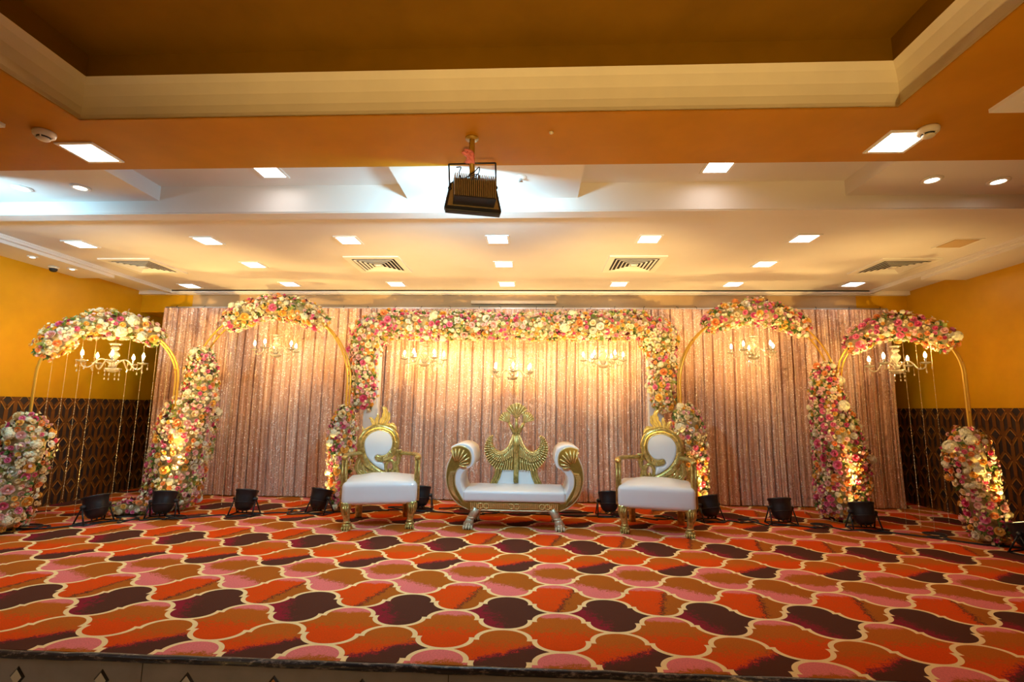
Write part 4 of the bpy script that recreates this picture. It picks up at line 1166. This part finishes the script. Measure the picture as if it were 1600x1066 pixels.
# ------------------------------------------------------------------ crystal chandeliers
def crystal():
    m, nt, b = new_mat('warm crystal glass')
    b.inputs['Base Color'].default_value = (1.0, 0.86, 0.60, 1)
    b.inputs['Roughness'].default_value = 0.10
    b.inputs['IOR'].default_value = 1.5
    b.inputs['Transmission Weight'].default_value = 0.7
    b.inputs['Specular IOR Level'].default_value = 0.8
    return m
M_CRYS = crystal()
M_BULB = glow('candle bulb', CANDLE, BULB_GLOW)
M_CANDLE = mat('silver candle sleeve', (0.55, 0.52, 0.48), 0.25, 0.7)
M_CHAIN = mat('brass chain', (0.42, 0.28, 0.08), 0.35, 0.8)
def chandelier(label, x, y, zb, up, scale=1.0, turn=0.0, arms=5):
    """zb is the height of the underside of the bowl; up is how far the chain runs above the column"""
    t = thing('chandelier', label, 'chandelier', (x, y, zb), 0, 'crystal chandeliers')
    s = scale
    V = lambda *a: tuple(v * s for v in a)
    mb = MB(); mb.lathe([V(0.004, 0.0), V(0.045, 0.006), V(0.075, 0.030), V(0.082, 0.046), V(0.070, 0.050), V(0.02, 0.040)], 16, flute=0.05, nfl=8); part('bowl', mb, [M_CRYS], t)
    prof = [(0.016, 0.04), (0.028, 0.06), (0.044, 0.085), (0.030, 0.115), (0.018, 0.13), (0.024, 0.15), (0.048, 0.185), (0.052, 0.21), (0.036, 0.24), (0.016, 0.25), (0.03, 0.262), (0.044, 0.28), (0.034, 0.300), (0.012, 0.306)]
    mb = MB(); mb.lathe([V(*p) for p in prof], 14, flute=0.05, nfl=7); part('column', mb, [M_CRYS], t)
    mb = MB(); mb.lathe([V(0.012, 0.31), V(0.045, 0.318), V(0.062, 0.334), V(0.058, 0.338), V(0.01, 0.326)], 16, flute=0.06, nfl=8); part('top_dish', mb, [M_CRYS], t)
    mb = MB()
    z = 0.326 * s; k = 0
    while z < 0.326 * s + up:
        ring = []
        for i in range(8):
            a = 2 * PI * i / 8; u, v = 0.007 * math.cos(a), 0.014 * math.sin(a)
            ring.append((u, 0, z + 0.012 + v) if k % 2 else (0, u, z + 0.012 + v))
        mb.tube(ring, 0.0022, 5, 0, closed=True); z += 0.022; k += 1
    part('chain', mb, [M_CHAIN], t)
    for i in range(arms):
        a = turn + 2 * PI * i / arms; c, sn = math.cos(a), math.sin(a)
        P = [(c * r * s, sn * r * s, z * s) for r, z in ((0.02, 0.075), (0.055, 0.12), (0.105, 0.150), (0.155, 0.125), (0.195, 0.065), (0.235, 0.045), (0.275, 0.060), (0.288, 0.098))]
        mb = MB(); mb.tube(spline(P, 4), 0.0085 * s, 8)
        arm = part('arm', mb, [M_CRYS], t)
        ox, oy = c * 0.288 * s, sn * 0.288 * s
        mb = MB(); mb.lathe([V(0.012, 0.098), V(0.035, 0.104), V(0.056, 0.118), V(0.054, 0.122), V(0.012, 0.110)], 14, (ox, oy, 0), flute=0.07, nfl=7); part('drip_dish', mb, [M_CRYS], arm)
        mb = MB(); mb.lathe([V(0.011, 0.108), V(0.011, 0.170), V(0.007, 0.173)], 10, (ox, oy, 0)); part('candle_sleeve', mb, [M_CANDLE], arm)
        mb = MB(); mb.lathe([V(0.006, 0.172), V(0.013, 0.186), V(0.0155, 0.200), V(0.011, 0.218), V(0.004, 0.234), V(0.001, 0.240)], 10, (ox, oy, 0)); part('bulb', mb, [M_BULB], arm)
        mb = MB()                                                 # drops under each dish
        for kk in range(4):
            b = a + kk * PI / 2 + 0.4; px, py = ox + 0.050 * s * math.cos(b), oy + 0.050 * s * math.sin(b)
            ln = (0.045, 0.07, 0.045, 0.095)[kk] * s
            mb.tube([(px, py, 0.118 * s), (px, py, 0.118 * s - ln)], 0.0012, 4)
            mb.ball((px, py, 0.118 * s - ln * 0.5), 0.005 * s, n=6, m=4)
            mb.lathe([(0.001, 0.0), (0.009 * s, -0.020 * s), (0.006 * s, -0.030 * s), (0.001, -0.034 * s)], 6, (px, py, 0.118 * s - ln), 0, None, False)
        part('crystal_drops', mb, [M_CRYS], arm)
    mb = MB()
    for kk in range(8):
        b = turn + kk * PI / 4; px, py = 0.07 * s * math.cos(b), 0.07 * s * math.sin(b); ln = (0.04, 0.09)[kk % 2] * s
        for q in range(int(ln / 0.014)): mb.ball((px, py, 0.03 * s - 0.014 * q), 0.005, n=6, m=4)
        mb.lathe([(0.001, 0.0), (0.009 * s, -0.020 * s), (0.001, -0.032 * s)], 6, (px, py, 0.03 * s - ln), 0, None, False)
    part('crystal_drops', mb, [M_CRYS], t)
    return t
chandelier('crystal chandelier hanging in the far left arch before the gold wall', -4.87, 5.46, 1.64, 0.18, 1.0, 0.35)
chandelier('crystal chandelier hanging in the second arch from left', -3.37, 6.23, 1.90, 0.22, 0.90, 0.9)
chandelier('crystal chandelier nearest the left side inside the floral frame', -1.50, 6.62, 1.83, 0.12, 0.92, 0.2, 6)
chandelier('crystal chandelier hanging lowest, directly above the settee crest', -0.29, 6.62, 1.66, 0.30, 0.92, 0.6, 6)
chandelier('crystal chandelier nearest the right side inside the floral frame', 0.93, 6.62, 1.83, 0.12, 0.92, 1.0, 6)
chandelier('crystal chandelier hanging in the second arch from right', 2.79, 6.33, 1.93, 0.20, 0.90, 0.1)
chandelier('crystal chandelier hanging in the far right arch before the gold wall', 4.14, 5.78, 1.72, 0.12, 0.96, 0.55, 4)

# ------------------------------------------------------------------ crystal bead strands hung from the arches
M_BEAD = mat('champagne crystal bead', (0.72, 0.56, 0.33), 0.2, 0.3)
def strand_mesh(L, seed):
    rng = random.Random(seed); mb = MB()
    mb.tube([(0, 0, 0), (0, 0, -L)], 0.0008, 4, 0)
    z = 0.0
    while z < L:
        r = 0.0048 if rng.random() < 0.75 else 0.0066
        c = Vector((rng.uniform(-.001, .001), 0, -z))
        mb.add([c + Vector(d) * r for d in ((1, 0, 0), (0, 1, 0), (-1, 0, 0), (0, -1, 0), (0, 0, 1.2), (0, 0, -1.2))], [(0, 1, 4), (1, 2, 4), (2, 3, 4), (3, 0, 4), (1, 0, 5), (2, 1, 5), (3, 2, 5), (0, 3, 5)], 0)
        z += rng.choice((0.024, 0.030, 0.044))
    return mb
def strands(ab, top, fr, bots, where):
    a, b = Vector(ab[0]), Vector(ab[1]); h = (b - a).length / 2; sp = top - h
    for i, f in enumerate(fr):
        p = a.lerp(b, f); u = (f - 0.5) * 2 * h; z = sp + math.sqrt(max(0, h * h - u * u)) - 0.02
        o = part('bead_strand', strand_mesh(z - bots[i % len(bots)], i + 3), [M_BEAD]); o.location = (p.x, p.y, z)
        tag(o, 'string of crystal beads hanging in the %s arch, %s from left' % (where, ORD[i]), 'bead string', 'crystal bead strings')
strands(A1, 2.21, (0.09, 0.18, 0.27, 0.36, 0.60, 0.71, 0.81, 0.91), (0.02, 0.10, 0.25, 0.02, 0.16), 'far left')
strands(A5, 2.27, (0.10, 0.20, 0.30, 0.46, 0.57, 0.67, 0.78), (0.05, 0.02, 0.12, 0.03), 'far right')
strands(A2, 2.57, (0.13, 0.24, 0.36, 0.62, 0.74, 0.86), (0.25, 0.05, 0.15), 'second left')
strands(A4, 2.55, (0.16, 0.30, 0.42, 0.64, 0.76, 0.86), (0.15, 0.05, 0.3), 'second right')

# ------------------------------------------------------------------ stage par cans
M_CAN = mat('black painted par can', (0.006, 0.007, 0.010), 0.42, 0.0, vary=0.3, vscale=20)
M_LENS = glow('par lens', WARM, 6.0)
def par(label, x, y, target, watt=1.0, cone=58, z=0.0, energy=None, blend=1.0):
    T = Vector(target); c = Vector((x, y, z + 0.20)); d = (T - c)
    rz = math.atan2(-d.x, d.y); tilt = math.atan2(d.z, math.hypot(d.x, d.y)); tilt = max(R(15), min(R(74), tilt))
    t = thing('par_light', label, 'stage light', (x, y, z), rz, 'black stage par lights')
    M = Matrix.Translation((0, 0, 0.185)) @ Matrix.Rotation(tilt - PI / 2, 4, 'X')      # local z of the can points up and back
    mb = MB()
    mb.lathe([(0.045, -0.135), (0.075, -0.120), (0.098, -0.085), (0.108, -0.04), (0.112, 0.02), (0.118, 0.075), (0.126, 0.085), (0.126, 0.100), (0.118, 0.100), (0.110, 0.085)], 22, (0, 0, 0), 0)
    mb.tube([(0.110 * math.cos(a), 0.110 * math.sin(a), -0.045) for a in np.linspace(0, 2 * PI, 22, endpoint=False)], 0.005, 6, 0, closed=True)
    mb.xf(M); body = part('can_body', mb, [M_CAN], t)
    mb = MB(); mb.box(-0.125, 0.125, -0.125, 0.125, 0.094, 0.102)
    mb.xf(M)
    part('filter_frame', mb, [M_CAN], t) if False else None
    mb = MB(); mb.lathe([(0.106, 0.092), (0.07, 0.098), (0.002, 0.100)], 20); mb.xf(M); part('lens', mb, [M_LENS], t)
    mb = MB()
    for k in range(6):
        a = 2 * PI * k / 6; mb.tube([(0.05 * math.cos(a), 0.05 * math.sin(a), -0.125), (0.05 * math.cos(a), 0.05 * math.sin(a), -0.150)], 0.007, 6)
    mb.xf(M); part('rear_socket', mb, [M_CAN], t)
    mb = MB()
    for s in (-1, 1):
        mb.tube([(0.132 * s, 0.0, 0.185), (0.148 * s, -0.085, 0.006)], 0.008, 6); mb.tube([(0.132 * s, 0.0, 0.185), (0.148 * s, 0.085, 0.006)], 0.008, 6)
        mb.tube([(0.148 * s, -0.095, 0.007), (0.148 * s, 0.095, 0.007)], 0.007, 6)
    for yy in (-0.09, 0.09): mb.tube([(-0.148, yy, 0.007), (0.148, yy, 0.007)], 0.007, 6)
    part('floor_bracket', mb, [M_CAN], t)
    for s in (-1, 1):
        mb = MB(); Mk = Matrix.Translation((0.115 * s, 0, 0.185)) @ Matrix.Rotation(PI / 2, 4, 'Y'); mb.lathe([(0.018, -0.03), (0.022, -0.02), (0.022, 0.02), (0.018, 0.03)], 10, (0, 0, 0), 0, Mk); part('tilt_knob', mb, [M_BLACKPL], t)
    l = bpy.data.lights.new('par_lamp', 'SPOT'); l.energy = energy or PAR_WATT * watt; l.color = WARM; l.spot_size = R(cone); l.spot_blend = blend; l.shadow_soft_size = 0.035
    lo = bpy.data.objects.new('par_lamp', l); COL.objects.link(lo); lo.parent = t
    lo.matrix_local = M @ Matrix.Translation((0, 0, 0.115)) @ Matrix.Rotation(PI, 4, 'X')
    return t
PARS = [
    ('black par light on the carpet nearest the left wall, before the wainscot', -4.75, 5.33, (-5.05, 5.42, 2.0), 0.4, 100),
    ('black par light right in front of the left flower pillar', -4.22, 5.63, (-4.36, 6.02, 1.45), 1.3, 42),
    ('black par light on the carpet below the second arch, before bare curtain', -3.41, 5.88, (-3.38, 6.55, 2.6), 1.0),
    ('black par light just left of the left throne chair', -2.58, 6.05, (-2.42, 6.45, 1.6), 0.5),
    ('black par light half hidden behind the left throne chair', -1.42, 6.36, (-1.45, 6.75, 2.8), 0.3),
    ('black par light half hidden behind the right throne chair', 0.92, 6.24, (0.9, 6.75, 2.8), 0.3),
    ('black par light leaning just right of the right throne chair', 2.07, 6.09, (1.93, 6.45, 1.4), 0.6),
    ('black par light on the carpet below the second arch from right', 2.85, 6.00, (2.83, 6.6, 2.6), 1.0),
    ('black par light in front of the right flower pillar', 3.66, 5.83, (3.70, 6.24, 1.5), 1.0, 42),
    ('black par light cut by the right picture edge, beside flower base', 4.60, 4.98, (4.47, 5.3, 1.7), 0.8),
]
for p in PARS: last = par(*p)
for x, sd in ((-4.3, 'far left'), (-1.55, 'left of middle'), (1.0, 'right of middle'), (3.7, 'far right')):
    par('black par light on the hall floor below the stage edge, ' + sd, x, 1.2, (x * 0.96, 7.0, 3.0), 1, 36, HALL, FRONT_WATT * (0.55 if x > 3 else 1.0))
par('black par light on the hall floor behind the camera, aimed at the ceiling cove', 0.35, -1.6, (0.3, 2.6, 3.3), 1, 72, HALL, COVE_WATT)
M_STICK = mat('pale printed sticker', (0.75, 0.70, 0.62), 0.5)
mb = MB()
for P in (((-0.135, 0.02), (-0.115, 0.075), (-0.105, 0.03)), ((-0.100, 0.035), (-0.112, 0.070), (-0.065, 0.02)), ((-0.15, 0.07), (-0.128, 0.085), (-0.135, 0.05))):
    mb.prism([(a, b) for a, b in P], -0.101, -0.098)
part('logo_sticker', mb, [M_STICK], last)

# ------------------------------------------------------------------ cables on the carpet
M_CABLE = mat('black rubber cable', (0.012, 0.011, 0.011), 0.5)
def cable(label, pts, loops=(), r=0.008):
    P = []
    for p in pts: P.append((p[0], p[1], p[2] if len(p) > 2 else r))
    mb = MB(); mb.tube(spline(P, 8), r, 6, 0)
    o = part('power_cable', mb, [M_CABLE]); tag(o, label, 'cable', 'black cables on the carpet')
def run(a, b, seed, loop=None, sag=0.12, r=0.008):
    rng = random.Random(seed); A, Bv = Vector(a), Vector(b); pts = [A]
    n = 6
    for i in range(1, n):
        p = A.lerp(Bv, i / n) + Vector((rng.uniform(-.06, .06), rng.uniform(-sag, sag), 0)); pts.append(p)
        if loop is not None and i == loop:
            q = p + Vector((0.10, 0.06, 0))
            for k in range(9): pts.append(q + Vector((0.11 * math.cos(3.6 + k * 0.9), 0.07 * math.sin(3.6 + k * 0.9), 0.004 + 0.0035 * k)))
    pts.append(Bv)
    return [(p.x, p.y, max(r, p.z + r)) for p in pts]
Pxy = [(p[1], p[2] - 0.05) for p in PARS]
cable('black cable trailing from the left edge to the leftmost par light', run((-5.75, 4.72, 0), (-4.75, 5.25, 0), 1, 3))
cable('second black cable trailing beside the left flower base', run((-5.80, 4.62, 0), (-4.68, 5.22, 0), 2, None, 0.05))
cable('black cable between the two leftmost par lights', run((*Pxy[0], 0), (*Pxy[1], 0), 3, 2))
cable('black cable from the left pillar light to the light under the second arch', run((*Pxy[1], 0), (*Pxy[2], 0), 4, 1))
cable('black coiled cable between the lights left of the left throne chair', run((*Pxy[2], 0), (*Pxy[3], 0), 5, 3))
cable('black cable running behind the left throne chair', run((*Pxy[3], 0), (*Pxy[4], 0), 6, 4))
cable('black cable snaking behind and under the settee', run((*Pxy[4], 0), (*Pxy[5], 0), 7, 2))
cable('black loose cable lying behind the settee, nearer the curtain', run((-1.2, 6.45, 0), (0.75, 6.40, 0), 17, 3))
cable('black cable running behind the right throne chair', run((*Pxy[5], 0), (*Pxy[6], 0), 8, 3))
cable('black looped cable just right of the right throne chair', run((*Pxy[6], 0), (*Pxy[7], 0), 9, 3))
cable('black coiled cable leading to the right flower pillar light', run((*Pxy[7], 0), (*Pxy[8], 0), 10, 2))
cable('black cable from the right pillar light towards the right edge', run((*Pxy[8], 0), (4.85, 4.98, 0), 11, 2))
cable('second black cable along the right flower base', run((3.75, 5.72, 0), (5.2, 4.82, 0), 12, None, 0.05))

# ------------------------------------------------------------------ floodlight hung from the gold ceiling
FX, FY, FZ = -0.428, 3.13, 2.80
t = thing('floodlight', 'finned black floodlight hung from the gold ceiling on a short pole', 'floodlight', (FX, FY, FZ))
M_FIN = mat('dusty bronze heat sink', (0.34, 0.24, 0.12), 0.5, 0.5, vary=0.2, vscale=30)
M_HOUS = mat('black lamp housing', (0.02, 0.02, 0.03), 0.4, 0.2)
M_POLE = mat('gold painted pole', (0.42, 0.24, 0.03), 0.45, 0.2, vary=0.35, vscale=30)
TL = R(-8)                                                       # lamp looks forward and down: the finned back faces the hall
M = Matrix.Translation((0, 0.10, -0.05)) @ Matrix.Rotation(R(14), 4, 'Z') @ Matrix.Rotation(TL, 4, 'X')
mb = MB(); mb.tube([(0.0, -0.04, ZH - FZ), (0, -0.02, 0.15), (0, 0.02, 0.03)], 0.019, 10); mb.lathe([(0.045, ZH - FZ - 0.012), (0.045, ZH - FZ - 0.0005)], 14, (0, -0.04, 0)); part('pole', mb, [M_POLE], t)
mb = MB(); prs = [(-0.20, -0.105), (-0.165, 0.075), (-0.135, 0.105), (0.135, 0.105), (0.165, 0.075), (0.20, -0.105), (0.19, -0.135), (-0.19, -0.135)]
mb.prism(prs, 0.0, 0.045, 0, bevel=0.008); mb.xf(M); part('housing', mb, [M_HOUS], t)
mb = MB(); mb.prism([(-0.178, -0.10), (-0.15, 0.07), (0.15, 0.07), (0.178, -0.10)], -0.006, 0.0, 0); mb.xf(M); part('back_plate', mb, [M_FIN], t)
for k in range(22):
    x = -0.137 + 0.274 * k / 21; mb = MB(); mb.box(x - 0.0035, x + 0.0035, -0.115, -0.004, -0.085, 0.085); mb.xf(M); part('fin', mb, [M_FIN], t)
mb = MB(); mb.box(-0.142, 0.142, -0.045, -0.004, -0.090, 0.090); mb.box(-0.142, 0.142, -0.115, -0.004, -0.094, -0.085); mb.xf(M); part('heat_sink', mb, [M_HOUS], t)
mb = MB()
br = [(-0.160, 0.06, -0.02), (-0.160, 0.0, 0.125), (0.160, 0.0, 0.130), (0.160, 0.06, -0.02)]
for a, b in zip(br, br[1:]): mb.tube([a, b], 0.006, 6)
for s in (-1, 1): mb.ball((0.160 * s, 0.06, -0.02), 0.014, n=8, m=5)
part('bracket', mb, [M_HOUS], t)
mb = MB(); mb.prism([(-0.17, -0.09), (-0.145, 0.07), (0.145, 0.07), (0.17, -0.09)], 0.0451, 0.050, 0); mb.xf(M); part('lens', mb, [glow('cool flood lens', (0.72, 0.90, 1.0), 4.0)], t)
mb = MB()
mb.tube(spline([(0.0, 0.0, 0.02), (0.05, -0.05, 0.03), (0.055, -0.06, 0.07), (0.02, -0.05, 0.04), (-0.05, -0.06, -0.01), (-0.08, -0.05, 0.03), (-0.07, -0.04, 0.08), (-0.10, -0.05, 0.075)], 6), 0.0035, 6)
mb.tube(spline([(0.0, 0.0, 0.01), (0.03, -0.08, -0.02), (0.06, -0.09, -0.03), (0.05, -0.08, 0.01), (-0.02, -0.06, 0.0)], 6), 0.003, 6)
part('lead', mb, [M_BLACKPL], t)
mb = MB(); rng = random.Random(5)
for k in range(9):
    a = rng.uniform(0, 6.28); s = -1 if k < 6 else 1
    mb.tube(spline([(0.0, -0.035, 0.135 + rng.uniform(-.01, .01)), (-0.02 * s * -1 if False else -0.02 + rng.uniform(-.02, .03), -0.05, 0.15 + rng.uniform(-.04, .03)), (-0.055 * (1 if k < 5 else -0.2) + rng.uniform(-.012, .012), -0.05, (0.19 if k < 5 else 0.105) + rng.uniform(-.015, .015))], 4), [0.008, 0.016, 0.017, 0.018, 0.018, 0.017, 0.014, 0.010, 0.004][:9], 5, 0, True, False, 0.45)
rb = part('ribbon', mb, [mat('pink ribbon', (0.80, 0.24, 0.27), 0.6, vary=0.2, vscale=60)]); rb.location = (FX, FY, FZ); tag(rb, 'pink ribbon tied round the floodlight pole', 'ribbon')
l = bpy.data.lights.new('flood_lamp', 'AREA'); l.shape = 'RECTANGLE'; l.size = 0.28; l.size_y = 0.15; l.energy = FLOOD_WATT; l.color = (0.36, 0.76, 1.0)
lo = bpy.data.objects.new('flood_lamp', l); COL.objects.link(lo); lo.parent = t
LM = M @ Matrix.Translation((0, 0.060, 0)) @ Matrix.Rotation(PI / 2 - R(22), 4, 'X')
lo.matrix_local = LM
d2 = dup(t, 'finned black floodlight hung at the left side of the hall ceiling, out of the frame', (-4.50, FY, FZ))
la = l.copy(); la.energy = FLOOD_WATT * 0.5
l2 = bpy.data.objects.new('flood_lamp', la); COL.objects.link(l2); l2.parent = d2; l2.matrix_local = LM
